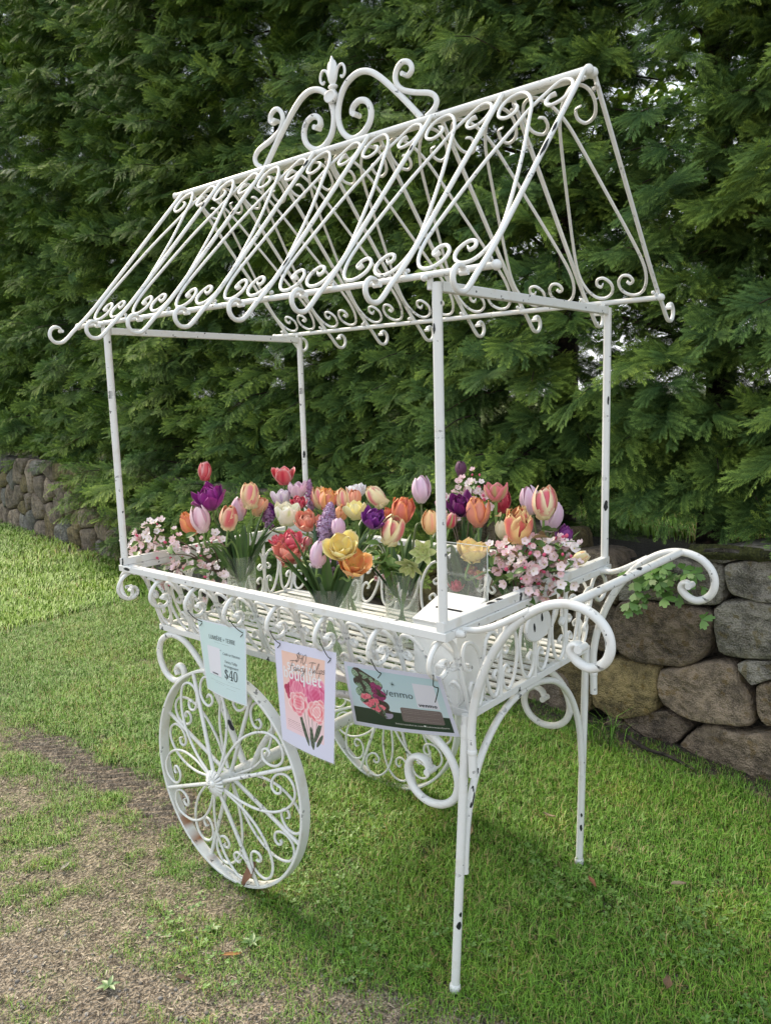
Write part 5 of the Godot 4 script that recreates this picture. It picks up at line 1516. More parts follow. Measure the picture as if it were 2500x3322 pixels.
func thin(x: float, z: float) -> float:   # thin, trodden lawn in front of the wheel
	var a := smoothstep(-0.02, 0.55, z + 0.22 * nz(x, z, 1.2, 60.0) + 0.10 * nz(x, z, 5.0, 61.0)) * smoothstep(0.36, -0.20, x + 0.15 * nz(x, z, 1.5, 90.0))
	var b := smoothstep(0.25, 0.5, nz(x, z, 0.55, 200.0)) * smoothstep(-0.7, -1.6, x) * 0.75
	return clampf(maxf(a, b), 0, 1)

func cover(x: float, z: float) -> float:   # how much living grass
	var t := thin(x, z)
	var tuft := smoothstep(-0.02, 0.26, 0.8 * nz(x, z, 2.6, 11.0) + 0.75 * nz(x, z, 11.0, 17.0))
	var g := lerpf(1.0, 0.16 + 0.84 * tuft, t)
	g *= 1.0 - 0.93 * bare(x, z) * (1.0 - 0.35 * tuft)
	g *= 1.0 - 0.96 * track(x, z)
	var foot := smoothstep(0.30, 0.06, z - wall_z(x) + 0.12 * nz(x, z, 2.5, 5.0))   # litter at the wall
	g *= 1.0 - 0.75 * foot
	var spots := smoothstep(0.38, 0.48, nz(x, z, 5.0, 333.0))
	return g * (1.0 - 0.8 * spots)

func ground_y(x: float, z: float) -> float:
	var y := 0.012 * nz(x, z, 0.8) + 0.006 * nz(x, z, 3.0) + 0.0035 * nz(x, z, 12.0) + 0.0016 * nz(x, z, 34.0)
	var t := track(x, z)
	if t > 0.0:
		var ph := (x * 1.0 + (z - 0.215) * 0.9 + 0.006 * nz(x, z, 6.0)) * TAU / 0.046
		y += t * (-0.014 + 0.014 * smoothstep(-0.35, 0.35, sin(ph)) * smoothstep(-0.45, 0.1, nz(x, z, 2.2, 8.0) + 0.25))
	return y

func build_ground() -> void:
	var xs := []; var zs := []
	for k in 10: xs.append(lerpf(-90, -12, k / 10.0))
	for k in 60: xs.append(lerpf(-12, -1.95, k / 60.0))
	for k in 260: xs.append(lerpf(-1.95, 1.45, k / 260.0))
	for k in 12: xs.append(1.45 + pow(k / 11.0, 3.0) * 88.0)
	for k in 8: zs.append(lerpf(-80, -4.0, k / 8.0))
	for k in 62: zs.append(lerpf(-4.0, -0.40, k / 62.0))
	for k in 124: zs.append(lerpf(-0.40, 1.24, k / 124.0))
	for k in 12: zs.append(1.24 + pow(k / 11.0, 3.0) * 80.0)
	var mb := MB.new()
	var nx := xs.size()
	for z in zs:
		for x in xs:
			var near := 1.0 if absf(x) < 14.0 and z > -6.0 else 0.0
			var y := ground_y(x, z) if near > 0.0 else 0.0
			if z < wall_z(x) - 0.1: y = -0.03
			var soil := Color(0.31, 0.258, 0.212).lerp(Color(0.45, 0.39, 0.325), clampf(0.5 + 0.8 * nz(x, z, 1.3, 44.0), 0, 1))
			soil = soil.lerp(Color(0.49, 0.435, 0.335), thin(x, z) * (1.0 - bare(x, z) * 0.75) * (1.0 - track(x, z)) * clampf(0.62 + 0.6 * nz(x, z, 4.0, 71.0), 0, 1))
			soil = soil.lerp(Color(0.36, 0.31, 0.262), track(x, z) * 0.8)
			soil = soil.lerp(Color(0.14, 0.17, 0.06), cover(x, z) * 0.6)
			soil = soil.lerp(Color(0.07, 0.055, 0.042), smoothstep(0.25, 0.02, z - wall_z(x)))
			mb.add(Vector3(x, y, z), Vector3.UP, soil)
	for j in zs.size() - 1:
		for i in nx - 1: mb.ix.append_array(PackedInt32Array([j * nx + i, j * nx + i + 1, (j + 1) * nx + i, j * nx + i + 1, (j + 1) * nx + i + 1, (j + 1) * nx + i]))
	mb.smooth()
	part("ground", mb.mesh(), M.soil, null, "structure")
	# the lawn behind the wall lies higher
	mb = MB.new()
	var bx := [-60.0, -30.0, -16.0, -11.0, -8.0, -6.0, -4.0, -3.0, -2.0, -1.0, -0.5, 0.0, 0.5, 1.0, 1.5, 2.0, 3.0, 5.0, 10.0, 30.0, 60.0]
	var bz := [-0.22, -0.5, -0.9, -1.4, -2.2, -3.5, -6.0, -12.0, -30.0, -80.0]
	for d in bz:
		for x in bx:
			var y: float = 0.52 + 0.03 * nz(x, d, 0.5) + (0.02 if d < -0.4 else 0.0)
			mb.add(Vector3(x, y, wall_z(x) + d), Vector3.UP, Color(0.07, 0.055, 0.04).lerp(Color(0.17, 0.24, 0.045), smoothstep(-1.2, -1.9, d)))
	for j in bz.size() - 1:
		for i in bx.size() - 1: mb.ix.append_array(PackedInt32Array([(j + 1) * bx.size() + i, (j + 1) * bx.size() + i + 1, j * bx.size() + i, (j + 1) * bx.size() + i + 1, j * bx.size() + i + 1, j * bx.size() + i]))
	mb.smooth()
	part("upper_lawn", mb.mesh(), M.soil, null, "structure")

# ---------------------------------------------------------------- grass and what lies in it
func tuft_mesh(sd: int, blades: int, hgt: float, spread: float, wide: float, tan_share := 0.07) -> ArrayMesh:
	var r := RandomNumberGenerator.new()
	r.seed = sd
	var mb := MB.new()
	for k in blades:
		var a := r.randf() * TAU
		var base := Vector3(r.randfn(), 0, r.randfn()) * spread * 0.5
		var d := Vector3(cos(a), 0, sin(a))
		var s := Vector3(-sin(a), 0, cos(a)).rotated(Vector3.UP, r.randf_range(-0.8, 0.8))
		var h := hgt * r.randf_range(0.45, 1.15)
		var lean := h * r.randf_range(0.15, 0.95)
		var w := wide * r.randf_range(0.6, 1.2)
		var c := Color(0.070, 0.190, 0.024).lerp(Color(0.172, 0.365, 0.040), r.randf())
		if r.randf() < tan_share: c = Color(0.30, 0.25, 0.13)
		var up := Vector3.UP
		var p1 := base + up * h * 0.55 + d * lean * 0.25
		var p2 := base + up * h * (0.95 - 0.35 * lean / maxf(h, 0.001)) + d * lean
		var n := (d * -0.4 + up).normalized()
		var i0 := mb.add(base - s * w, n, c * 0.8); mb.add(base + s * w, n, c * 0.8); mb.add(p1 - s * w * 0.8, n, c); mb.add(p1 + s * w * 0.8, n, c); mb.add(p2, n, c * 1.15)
		mb.quad(i0, i0 + 1, i0 + 3, i0 + 2); mb.tri(i0 + 2, i0 + 3, i0 + 4)
	return mb.mesh()

func build_grass() -> void:
	rng.seed = 9001
	var near := [[], [], []]; var ncol := [[], [], []]
	var far := []; var fcol := []
	# near lawn
	var tries := 95000
	for k in tries:
		var x := rng.randf_range(-3.2, 1.7); var z := rng.randf_range(-1.55, 1.15)
		if z < wall_z(x) + 0.03: continue
		var c := cover(x, z)
		if rng.randf() > c: continue
		var t := thin(x, z)
		var sc := lerpf(rng.randf_range(0.75, 1.2), rng.randf_range(0.45, 0.85), t) * (0.6 + 0.4 * c)
		var i: int = [0, 0, 0, 0, 1, 1, 1, 1, 2][rng.randi() % 9]
		near[i].append(Transform3D(Basis.from_euler(Vector3(rng.randf_range(-0.2, 0.2), rng.randf() * TAU, rng.randf_range(-0.2, 0.2))).scaled(Vector3.ONE * sc), Vector3(x, ground_y(x, z) - 0.002, z)))
		var y := clampf(0.5 + 0.9 * nz(x, z, 0.9, 7.0) + 0.25 * t, 0, 1)
		var gc := Color(0.78, 0.90, 0.80).lerp(Color(1.25, 1.15, 0.85), y)
		ncol[i].append(gc.lerp(Color(1.75, 1.20, 1.05), 0.40 * smoothstep(0.2, 0.5, nz(x, z, 2.7, 640.0)) + 0.15 * rng.randf()))
	for i in 3:
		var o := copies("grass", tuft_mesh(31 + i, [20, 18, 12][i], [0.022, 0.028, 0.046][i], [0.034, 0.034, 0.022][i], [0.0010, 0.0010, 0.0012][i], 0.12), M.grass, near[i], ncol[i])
		tag(o, ["short green lawn grass under and around the cart", "short lawn grass mixed through the lawn round the cart", "low lawn grass between the other tufts round the cart"][i], "grass")
	for k in 60000:
		var x := -3.2 - pow(rng.randf(), 1.4) * 12.0; var z := rng.randf_range(-3.4, 3.0)
		if z < wall_z(x) + 0.03: continue
		if z > 0.7 - 0.55 * (x + 3.2) + 0.4: continue
		if rng.randf() > cover(x, z) * 0.9 + 0.1: continue
		far.append(Transform3D(Basis(Vector3.UP, rng.randf() * TAU).scaled(Vector3.ONE * rng.randf_range(0.8, 1.3)), Vector3(x, ground_y(x, z) - 0.003, z)))
		fcol.append(Color(1.05, 1.05, 0.85).lerp(Color(2.0, 1.45, 0.95), clampf(0.5 + 0.9 * nz(x, z, 0.5, 7.0), 0, 1)))
	tag(copies("grass", tuft_mesh(41, 16, 0.05, 0.075, 0.0024), M.grass, far, fcol), "sunlit lawn stretching away to the left beside the stone wall", "grass")
	var up := []; var ucol := []
	for k in 16000:
		var x := rng.randf_range(-5.0, 4.0); var d := 1.2 + pow(rng.randf(), 1.5) * 9.0
		up.append(Transform3D(Basis(Vector3.UP, rng.randf() * TAU).scaled(Vector3.ONE * 1.3), Vector3(x, 0.54, wall_z(x) - d)))
		ucol.append(Color(1.6, 1.35, 0.9))
	tag(copies("grass", tuft_mesh(42, 14, 0.06, 0.10, 0.003), M.grass, up, ucol), "bright lawn seen through gaps in the hedge behind the wall", "grass")
	# clover in the near right lawn
	var mb := MB.new()
	for k in 3:
		var a := TAU * k / 3
		var e := Vector3(cos(a), 0.12, sin(a)); var s := Vector3(-sin(a), 0, cos(a))
		mb.flat([Vector3.ZERO, e * 0.004 + s * 0.0035, e * 0.0085 + s * 0.0032 + Vector3.UP * 0.0006, e * 0.0078, e * 0.0085 - s * 0.0032 + Vector3.UP * 0.0006, e * 0.004 - s * 0.0035], Color(0.10, 0.20, 0.05))
	var xf := []; var cols := []
	for k in 5200:
		var x := rng.randf_range(-0.2, 1.3); var z := rng.randf_range(-0.5, 0.75)
		var w := smoothstep(0.0, 0.3, nz(x, z, 1.6, 500.0) + 0.12) * smoothstep(-0.3, 0.1, z + 0.3 * x) * (1.0 - bare(x, z))
		if rng.randf() > w: continue
		xf.append(Transform3D(Basis.from_euler(Vector3(rng.randf_range(-0.35, 0.35), rng.randf() * TAU, rng.randf_range(-0.35, 0.35))).scaled(Vector3.ONE * rng.randf_range(0.6, 1.2)), Vector3(x, ground_y(x, z) + rng.randf_range(0.012, 0.030), z)))
		cols.append(Color(1, 1, 1).lerp(Color(1.5, 1.35, 1.2), rng.randf()))
	tag(copies("clover", mb.mesh(), M.grass, xf, cols), "clover growing in the lawn in front of the near right leg", "clover")
	# chaff: shredded straw, bits of bark
	mb = MB.new()
	mb.flat([Vector3(-0.5, 0, -0.10), Vector3(0.45, 0.02, -0.12), Vector3(0.5, 0.0, 0.08), Vector3(-0.42, 0.03, 0.11)])
	xf = []; cols = []
	for k in 100000:
		var x := rng.randf_range(-2.6, 1.3); var z := rng.randf_range(-0.6, 1.15)
		var w := maxf(thin(x, z) * 0.9, bare(x, z) * 0.75) * (1.0 - 0.75 * track(x, z)) + 0.13
		if rng.randf() > w: continue
		var l := 0.0028 + 0.013 * pow(rng.randf(), 4.5)
		xf.append(Transform3D(Basis.from_euler(Vector3(rng.randf_range(-0.35, 0.35), rng.randf() * TAU, rng.randf_range(-0.35, 0.35))).scaled_local(Vector3(l, l, l * rng.randf_range(0.5, 1.4))), Vector3(x, ground_y(x, z) + rng.randf_range(0.001, 0.006), z)))
		var c := Color(0.46, 0.395, 0.30).lerp(Color(0.22, 0.175, 0.135), pow(rng.randf(), 0.8))
		if rng.randf() < 0.05: c = Color(0.55, 0.49, 0.38)
		if rng.randf() < 0.08: c = Color(0.12, 0.085, 0.06)
		cols.append(c)
	tag(copies("straw_chaff", mb.mesh(), M.litter, xf, cols), "straw and bark chaff strewn over the worn earth", "litter")
	# pebbles
	mb = MB.new()
	ball(mb, Vector3.ZERO, Vector3(1, 0.6, 0.8), Color.WHITE, 7, 5)
	for i in mb.v.size(): mb.v[i] *= 1.0 + 0.25 * noise.get_noise_3dv(mb.v[i] * 80.0)
	xf = []; cols = []
	for k in 2600:
		var x := rng.randf_range(-0.6, 0.7); var z := rng.randf_range(0.3, 1.15)
		if rng.randf() > bare(x, z): continue
		xf.append(Transform3D(Basis(Vector3.UP, rng.randf() * TAU).scaled(Vector3.ONE * (0.0012 + 0.0055 * pow(rng.randf(), 4.0))), Vector3(x, ground_y(x, z) + 0.001, z)))
		cols.append(Color(0.13, 0.115, 0.10).lerp(Color(0.28, 0.26, 0.24), rng.randf()))
	tag(copies("pebbles", mb.mesh(), M.litter, xf, cols), "small pebbles in the bare earth at the front", "pebbles")

func dry_leaf(called: String, label: String, at: Vector3, len: float, wid: float, yaw: float, curl: float, col: Color, pitch := 0.0) -> void:
	var mb := MB.new()
	for j in 8:
		var t := j / 7.0
		var w := wid * 0.5 * pow(sin(PI * clampf(0.05 + 0.93 * t, 0, 1)), 0.8) * (1.0 + 0.3 * noise.get_noise_2d(t * 400.0, yaw * 90))
		for i in 5:
			var s := i * 0.5 - 1.0
			mb.add(Vector3((t - 0.5) * len, curl * len * (0.5 * s * s + 0.35 * sin(t * 4.0 + yaw)) * 0.5, s * w), Vector3.UP, col * (0.8 + 0.4 * absf(noise.get_noise_2d(s * 300.0, t * 300.0))))
	for j in 7:
		for i in 4: mb.quad(j * 5 + i, j * 5 + i + 1, (j + 1) * 5 + i + 1, (j + 1) * 5 + i)
	mb.smooth()
	var o := part(called, mb.mesh(), M.litter)
	o.position = at
	o.rotation = Vector3(0.15, yaw, pitch)
	tag(o, label, "leaf" if called.contains("leaf") else "wood chip")

func build_bits() -> void:
	dry_leaf("dry_leaf", "curled brown leaf caught on the bottom spoke end of the near wheel", Vector3(-0.096, 0.062, 0.352), 0.070, 0.034, 1.2, 0.5, Color(0.24, 0.12, 0.07), 1.25)
	for q in [["brown curled leaf on the grass at the lower right", 0.905, 0.03, 0.045, 0.02, Color(0.24, 0.15, 0.09)],
		["reddish brown curled leaf on the lawn between the right legs and the wall", 0.62, -0.20, 0.05, 0.012, Color(0.22, 0.10, 0.06)],
		["pale dry leaf on the lawn right of the far leg", 0.80, -0.33, 0.045, 0.014, Color(0.42, 0.33, 0.22)],
		["tan leaf on the lawn under the cart behind the near right leg", 0.23, -0.21, 0.05, 0.013, Color(0.38, 0.29, 0.18)],
		["pale tan leaf on the lawn between the far wheel and the legs", 0.37, -0.43, 0.04, 0.012, Color(0.40, 0.30, 0.20)]]:
		dry_leaf("dry_leaf", q[0], Vector3(q[1], 0.036, q[2]), q[3], q[4], q[1] * 9.0, 0.4, q[5])
	for q in [["grey weathered wood chip on the straw at the far left front", -0.62, 0.60, 0.045, 0.012, Color(0.40, 0.37, 0.33)],
		["pale wood chip standing out on dark soil near the centre front", -0.13, 0.60, 0.034, 0.008, Color(0.50, 0.42, 0.32)],
		["dark bark chip on the bare earth at the bottom centre", 0.02, 0.655, 0.04, 0.012, Color(0.10, 0.06, 0.04)],
		["dark bark chip in the grass just behind the near right foot", 0.515, 0.365, 0.045, 0.010, Color(0.12, 0.085, 0.06)],
		["orange brown cedar scrap on the soil left of the near right foot", 0.05, 0.54, 0.05, 0.012, Color(0.38, 0.19, 0.07)]]:
		dry_leaf("wood_chip", q[0], Vector3(q[1], ground_y(q[1], q[2]) + 0.007, q[2]), q[3], q[4], q[1] * 17.0, 0.15, q[5])
	var st := part("fallen_stick", rod(spl([Vector3(0.33, 0.035, -1.10), Vector3(0.42, 0.02, -1.07), Vector3(0.50, 0.022, -1.06), Vector3(0.60, 0.012, -1.03)], 5), 0.008, {"sides": 7, "s1": 0.6, "col": Color(0.10, 0.08, 0.065)}), M.bark)
	tag(st, "grey fallen stick lying along the foot of the stone wall", "stick")
	for q in [["broad leaved weed rosette on the worn soil right of the wheel's foot", 0.06, 0.485, 0.030], ["small weed rosette on the bare earth at the bottom edge left of centre", -0.085, 0.78, 0.027], ["small weed rosette on the thin lawn in front of the wheel", -0.06, 0.515, 0.026], ["weed rosette in the grass at the bottom, left of the near right foot", 0.33, 0.43, 0.024]]:
		rng.seed = int(q[1] * 1000)
		var o := thing("weed_rosette", q[0], "weed", Vector3(q[1], ground_y(q[1], q[2]) + 0.006, q[2]), "weed rosettes")
		var lf := oval_leaf(q[3], q[3] * 0.42, Color(0.12, 0.20, 0.075))
		for k in 6:
			var b := part("leaf", lf, M.leaf, o)
			b.transform = Transform3D(Basis.from_euler(Vector3(0, TAU * k / 6 + rng.randf_range(-0.3, 0.3), rng.randf_range(0.25, 0.7))).scaled(Vector3.ONE * rng.randf_range(0.7, 1.1)), Vector3.ZERO)
	# loose tuft of long grass at the wall foot behind the far leg
	rng.seed = 61
	var tf := part("long_grass_tuft", tuft_mesh(60, 46, 0.17, 0.07, 0.0016, 0.1), M.grass)
	tf.position = Vector3(0.26, 0.0, -1.06)
	tag(tf, "tuft of long grass at the wall foot behind the far right leg", "grass tuft")

# ---------------------------------------------------------------- field-stone wall
func stone(poly: PackedVector2Array, depth: float, bulge: float, col: Color, sd: float, fine := true) -> ArrayMesh:
	# poly in wall coordinates (s along the wall, y up), relative to the middle; out of the wall is +z
	var pts := PackedVector2Array()
	var c := Vector2.ZERO
	for p in poly: c += p
	c /= poly.size()
	for i in poly.size(): poly[i] = c + (poly[i] - c) * (1.0 + 0.007 / maxf(0.03, poly[i].distance_to(c)))
	var n := poly.size()
	var sub := 2 if fine else 1
	for i in n:
		var p0 := poly[(i + n - 1) % n]; var p1 := poly[i]; var p2 := poly[(i + 1) % n]; var p3 := poly[(i + 2) % n]
		for k in sub:
			var t := float(k) / sub
			pts.append(0.5 * (2.0 * p1 + (p2 - p0) * t + (2.0 * p0 - 5.0 * p1 + 4.0 * p2 - p3) * t * t + (3.0 * p1 - p0 - 3.0 * p2 + p3) * t * t * t))
	n = pts.size()
	var mb := MB.new()
	var rings := [[0.93, -depth], [1.0, -0.030], [0.995, -0.004], [0.965, 0.50 * bulge], [0.90, 0.85 * bulge], [0.64, bulge], [0.33, bulge * 0.95]] if fine else [[0.95, -depth], [1.0, -0.03], [0.93, 0.4 * bulge], [0.6, bulge]]
	for q in rings:
		for i in n:
			var d: Vector2 = c + (pts[i] - c) * q[0]
			var z: float = q[1]
			if z > -depth + 0.001:
				z += 0.026 * noise.get_noise_3d(d.x * 500.0 + sd * 90.0, d.y * 500.0, sd * 50.0) + 0.013 * noise.get_noise_3d(d.x * 1600.0, d.y * 1600.0, sd * 20.0) + (d.x - c.x) * 0.06 * sin(sd * 7.0) + (d.y - c.y) * 0.10 * cos(sd * 5.0)
			mb.add(Vector3(d.x, d.y, z), Vector3.BACK, col)
	for j in rings.size() - 1:
		for i in n: mb.quad(j * n + i, j * n + (i + 1) % n, (j + 1) * n + (i + 1) % n, (j + 1) * n + i)
	var ctr := mb.add(Vector3(c.x, c.y, bulge * 1.02 + 0.012 * noise.get_noise_3d(sd * 300.0, 5, 5)), Vector3.BACK, col)
	var last := (rings.size() - 1) * n
	for i in n: mb.tri(ctr, last + i, last + (i + 1) % n)
	# orient by distance from an inner point, then smooth
	var inner := Vector3(c.x, c.y, -depth * 0.6)
	for t in range(0, mb.ix.size(), 3):
		var a := mb.v[mb.ix[t]]; var b := mb.v[mb.ix[t + 1]]; var d := mb.v[mb.ix[t + 2]]
		if (b - a).cross(d - a).dot((a + b + d) / 3.0 - inner) > 0.0:
			var sw := mb.ix[t + 1]; mb.ix[t + 1] = mb.ix[t + 2]; mb.ix[t + 2] = sw
	mb.smooth()
	return mb.mesh()

func build_wall() -> void:
	var o := thing("stone_wall", "dry laid field stone retaining wall of large brown and grey stones under the hedge", "stone wall", Vector3(0, 0, -1.27))
	o.rotation.y = -atan(WALL_K)
	var mb := MB.new()
	mb.flat([Vector3(-16, -0.05, -0.075), Vector3(4, -0.05, -0.075), Vector3(4, 0.66, -0.10), Vector3(-16, 0.66, -0.10)], Color(0.09, 0.078, 0.06))
	mb.flat([Vector3(-16, 0.66, -0.10), Vector3(4, 0.66, -0.10), Vector3(4, 0.64, -0.5), Vector3(-16, 0.64, -0.5)], Color(0.05, 0.042, 0.03))
	part("earth_core", mb.mesh(), M.soil, o)
	var br := Color(0.44, 0.35, 0.27); var gy := Color(0.46, 0.44, 0.39); var ol := Color(0.43, 0.34, 0.165); var tn := Color(0.54, 0.435, 0.33)
	var near := [
		[br * 0.72, 0.045, [0.230, 0.483, 0.290, 0.520, 0.370, 0.528, 0.480, 0.540, 0.573, 0.540, 0.603, 0.525, 0.602, 0.489, 0.587, 0.394, 0.547, 0.345, 0.490, 0.312, 0.365, 0.289, 0.286, 0.294, 0.230, 0.332, 0.221, 0.375]],
		[gy * 0.85, 0.05, [0.616, 0.550, 0.699, 0.593, 0.850, 0.604, 0.990, 0.590, 1.01, 0.50, 0.985, 0.440, 0.858, 0.431, 0.728, 0.400, 0.655, 0.396, 0.628, 0.430]],
		[gy * 0.95, 0.05, [0.650, 0.705, 0.690, 0.728, 0.800, 0.745, 0.930, 0.755, 0.945, 0.660, 0.849, 0.622, 0.770, 0.612, 0.685, 0.617, 0.661, 0.645]],
		[gy * 0.75, 0.03, [0.242, 0.628, 0.396, 0.684, 0.560, 0.705, 0.634, 0.705, 0.636, 0.600, 0.600, 0.562, 0.480, 0.556, 0.370, 0.543, 0.244, 0.515]],
		[ol, 0.05, [0.150, 0.240, 0.200, 0.268, 0.275, 0.280, 0.376, 0.282, 0.398, 0.255, 0.396, 0.120, 0.328, 0.078, 0.252, 0.048, 0.173, 0.058, 0.138, 0.074, 0.135, 0.17]],
		[tn * 0.85, 0.055, [0.411, 0.270, 0.490, 0.300, 0.588, 0.348, 0.682, 0.366, 0.706, 0.303, 0.738, 0.262, 0.750, 0.206, 0.744, 0.165, 0.673, 0.150, 0.553, 0.134, 0.465, 0.142, 0.427, 0.160, 0.41, 0.21]],
		[gy * 0.9, 0.035, [0.710, 0.376, 0.762, 0.396, 0.858, 0.417, 0.930, 0.420, 0.930, 0.375, 0.861, 0.367, 0.798, 0.343, 0.764, 0.322, 0.734, 0.343]],
		[tn * 0.72, 0.05, [0.772, 0.305, 0.800, 0.328, 0.861, 0.350, 0.960, 0.352, 1.0, 0.28, 0.97, 0.20, 0.869, 0.202, 0.808, 0.185, 0.782, 0.221]],
		[br * 0.62, 0.015, [0.277, 0.046, 0.355, 0.085, 0.441, 0.118, 0.523, 0.086, 0.500, 0.050, 0.464, 0.003, 0.388, 0.000, 0.330, 0.02]],
		[tn * 0.75, 0.06, [0.500, 0.012, 0.559, 0.086, 0.632, 0.127, 0.739, 0.127, 0.869, 0.184, 0.985, 0.185, 1.02, 0.09, 0.99, 0.02, 0.876, -0.02, 0.744, -0.03, 0.563, -0.04, 0.505, -0.03]],
		[br * 0.55, 0.02, [0.200, 0.030, 0.262, 0.030, 0.370, -0.010, 0.385, -0.04, 0.300, -0.06, 0.200, -0.05]],
		[gy * 0.55, 0.06, [0.500, 0.740, 0.600, 0.760, 0.720, 0.790, 0.880, 0.800, 0.990, 0.795, 1.0, 0.762, 0.843, 0.764, 0.700, 0.742, 0.640, 0.718, 0.520, 0.716]],
		[br * 0.6, 0.03, [0.05, 0.28, 0.12, 0.30, 0.205, 0.30, 0.215, 0.36, 0.215, 0.47, 0.14, 0.50, 0.06, 0.48, 0.03, 0.38]],
		[tn * 0.6, 0.035, [0.02, 0.52, 0.12, 0.525, 0.225, 0.50, 0.235, 0.60, 0.20, 0.68, 0.10, 0.69, 0.02, 0.66]],
		[ol * 0.6, 0.03, [-0.03, 0.03, 0.06, 0.02, 0.12, 0.05, 0.125, 0.20, 0.06, 0.26, -0.03, 0.25]]]
	var k := 0
	for q in near:
		k += 1
		var p := PackedVector2Array()
		for i in range(0, q[2].size(), 2): p.append(Vector2(q[2][i], q[2][i + 1]))
		part("stone", stone(p, 0.16, q[1] * 0.48, q[0] * Color(0.78, 0.75, 0.72), k * 1.37), M.stone, o)
	# the rest of the wall: stones of uneven size fitted together (cells round scattered points)
	rng.seed = 4242
	for span in [[-13.5, 0.0], [1.04, 3.6]]:
		var sites := []
		var s: float = span[0]
		var col := 0
		while s < span[1]:
			var step := rng.randf_range(0.20, 0.34)
			var y := rng.randf_range(0.02, 0.12)
			while y < 0.74:
				sites.append(Vector2(s + rng.randf_range(-0.09, 0.09), y + rng.randf_range(-0.03, 0.03)))
				y += rng.randf_range(0.13, 0.26)
			s += step
			col += 1
		for a in sites:
			var cell := PackedVector2Array([Vector2(maxf(a.x - 0.5, span[0]), -0.07), Vector2(minf(a.x + 0.5, span[1] + 0.03), -0.07), Vector2(minf(a.x + 0.5, span[1] + 0.03), 0.76), Vector2(maxf(a.x - 0.5, span[0]), 0.76)])
			for b in sites:
				if b == a or absf(b.x - a.x) > 0.9: continue
				var m: Vector2 = (a + b) * 0.5
				var n: Vector2 = (b - a).normalized()
				var lim := -0.006
				var cut := PackedVector2Array()
				for i in cell.size():
					var p := cell[i]; var q := cell[(i + 1) % cell.size()]
					var dp: float = n.dot(p - m) - lim; var dq: float = n.dot(q - m) - lim
					if dp <= 0.0: cut.append(p)
					if (dp < 0.0) != (dq < 0.0): cut.append(p.lerp(q, dp / (dp - dq)))
				cell = cut
				if cell.size() < 3: break
			if cell.size() < 3: continue
			var c := Vector2.ZERO
			for p in cell: c += p
			c /= cell.size()
			var poly := PackedVector2Array()
			var near_: bool = a.x > -3.5
			for i in cell.size():   # cut the corners, unevenly
				var p := cell[i]; var q := cell[(i + 1) % cell.size()]
				if p.distance_to(q) < 0.03: continue
				poly.append(p.lerp(q, rng.randf_range(0.16, 0.24)) + (c - p) * rng.randf_range(0.0, 0.05))
				poly.append(p.lerp(q, rng.randf_range(0.74, 0.84)) + (c - q) * rng.randf_range(0.0, 0.05))
			if poly.size() < 4: continue
			var base: Color = [br, gy * 0.8, tn * 0.8, br * 0.8, ol * 0.7, tn * 0.95][rng.randi() % 6]
			part("stone", stone(poly, 0.14, rng.randf_range(0.010, 0.024), base * rng.randf_range(0.50, 0.80), a.x * 3.3 + a.y * 9.0, near_), M.stone, o)
	# moss on the cap stone
	mb = MB.new()
	for j in 6:
		for i in 16:
			var x := 0.53 + 0.45 * i / 15.0
			var y := 0.722 + 0.052 * j / 5.0 + (x - 0.53) * 0.10
			mb.add(Vector3(x, y + 0.008 * nz(x, y, 20.0), 0.052 - 0.010 * absf(j - 2.5) + 0.016 * nz(x, y, 14.0)), Vector3.BACK, Color(0.085, 0.10, 0.02).lerp(Color(0.05, 0.05, 0.02), clampf(nz(x, y, 9.0) + 0.3, 0, 1)))
	for j in 5:
		for i in 15:
			if nz(0.53 + 0.03 * i, j * 0.3, 3.0) > -0.28: mb.quad(j * 16 + i, j * 16 + i + 1, (j + 1) * 16 + i + 1, (j + 1) * 16 + i)
	mb.smooth()
	part("moss", mb.mesh(), M.soil, o, "stuff")

func lobed_leaf(r: float) -> ArrayMesh:
	var mb := MB.new()
	var c := Color(0.105, 0.215, 0.045)
	for k in 3:
		var a0 := (k - 1) * 1.35
		var pts := [Vector3.ZERO]
		for q in [[-0.62, 0.52], [-0.42, 0.88], [-0.22, 0.80], [-0.10, 1.0], [0.10, 1.0], [0.22, 0.80], [0.42, 0.88], [0.62, 0.52]]:
			var a: float = a0 + q[0]
			pts.append(Vector3(cos(a) * q[1] * r, (0.02 - 0.16 * q[1] * q[1]) * r, sin(a) * q[1] * r))
		mb.flat(pts, c * (0.92 + 0.12 * k))
	return mb.mesh()

func build_wall_plant() -> void:
	rng.seed = 88
	var o := thing("columbine", "bright green lobed leaf plant growing from the wall behind the far handle", "plant", Vector3(0.45, 0.56, -1.20))
	var lf := lobed_leaf(0.046)
	for k in 34:
		var p := Vector3(rng.randf_range(-0.13, 0.145), 0, rng.randf_range(0.02, 0.10))
		p.y = 0.055 + rng.randf_range(-0.085, 0.085) - absf(p.x) * 0.15
		if k % 3 == 0: part("stalk", rod(spl([Vector3(p.x * 0.2, -0.01, -0.02), p * 0.6 + Vector3(0, 0.02, 0), p], 4), 0.0012, {"sides": 5, "col": Color(0.16, 0.2, 0.06)}), M.stem, o)
		var b := part("leaf", lf, M.leaf, o)
		b.transform = Transform3D(Basis.from_euler(Vector3(rng.randf_range(0.3, 1.0), rng.randf() * TAU * 0.3 - 0.9, rng.randf_range(-0.3, 0.3)), EULER_ORDER_XYZ).scaled(Vector3.ONE * rng.randf_range(0.6, 1.15)), p)
	o.rotation.y = -0.1

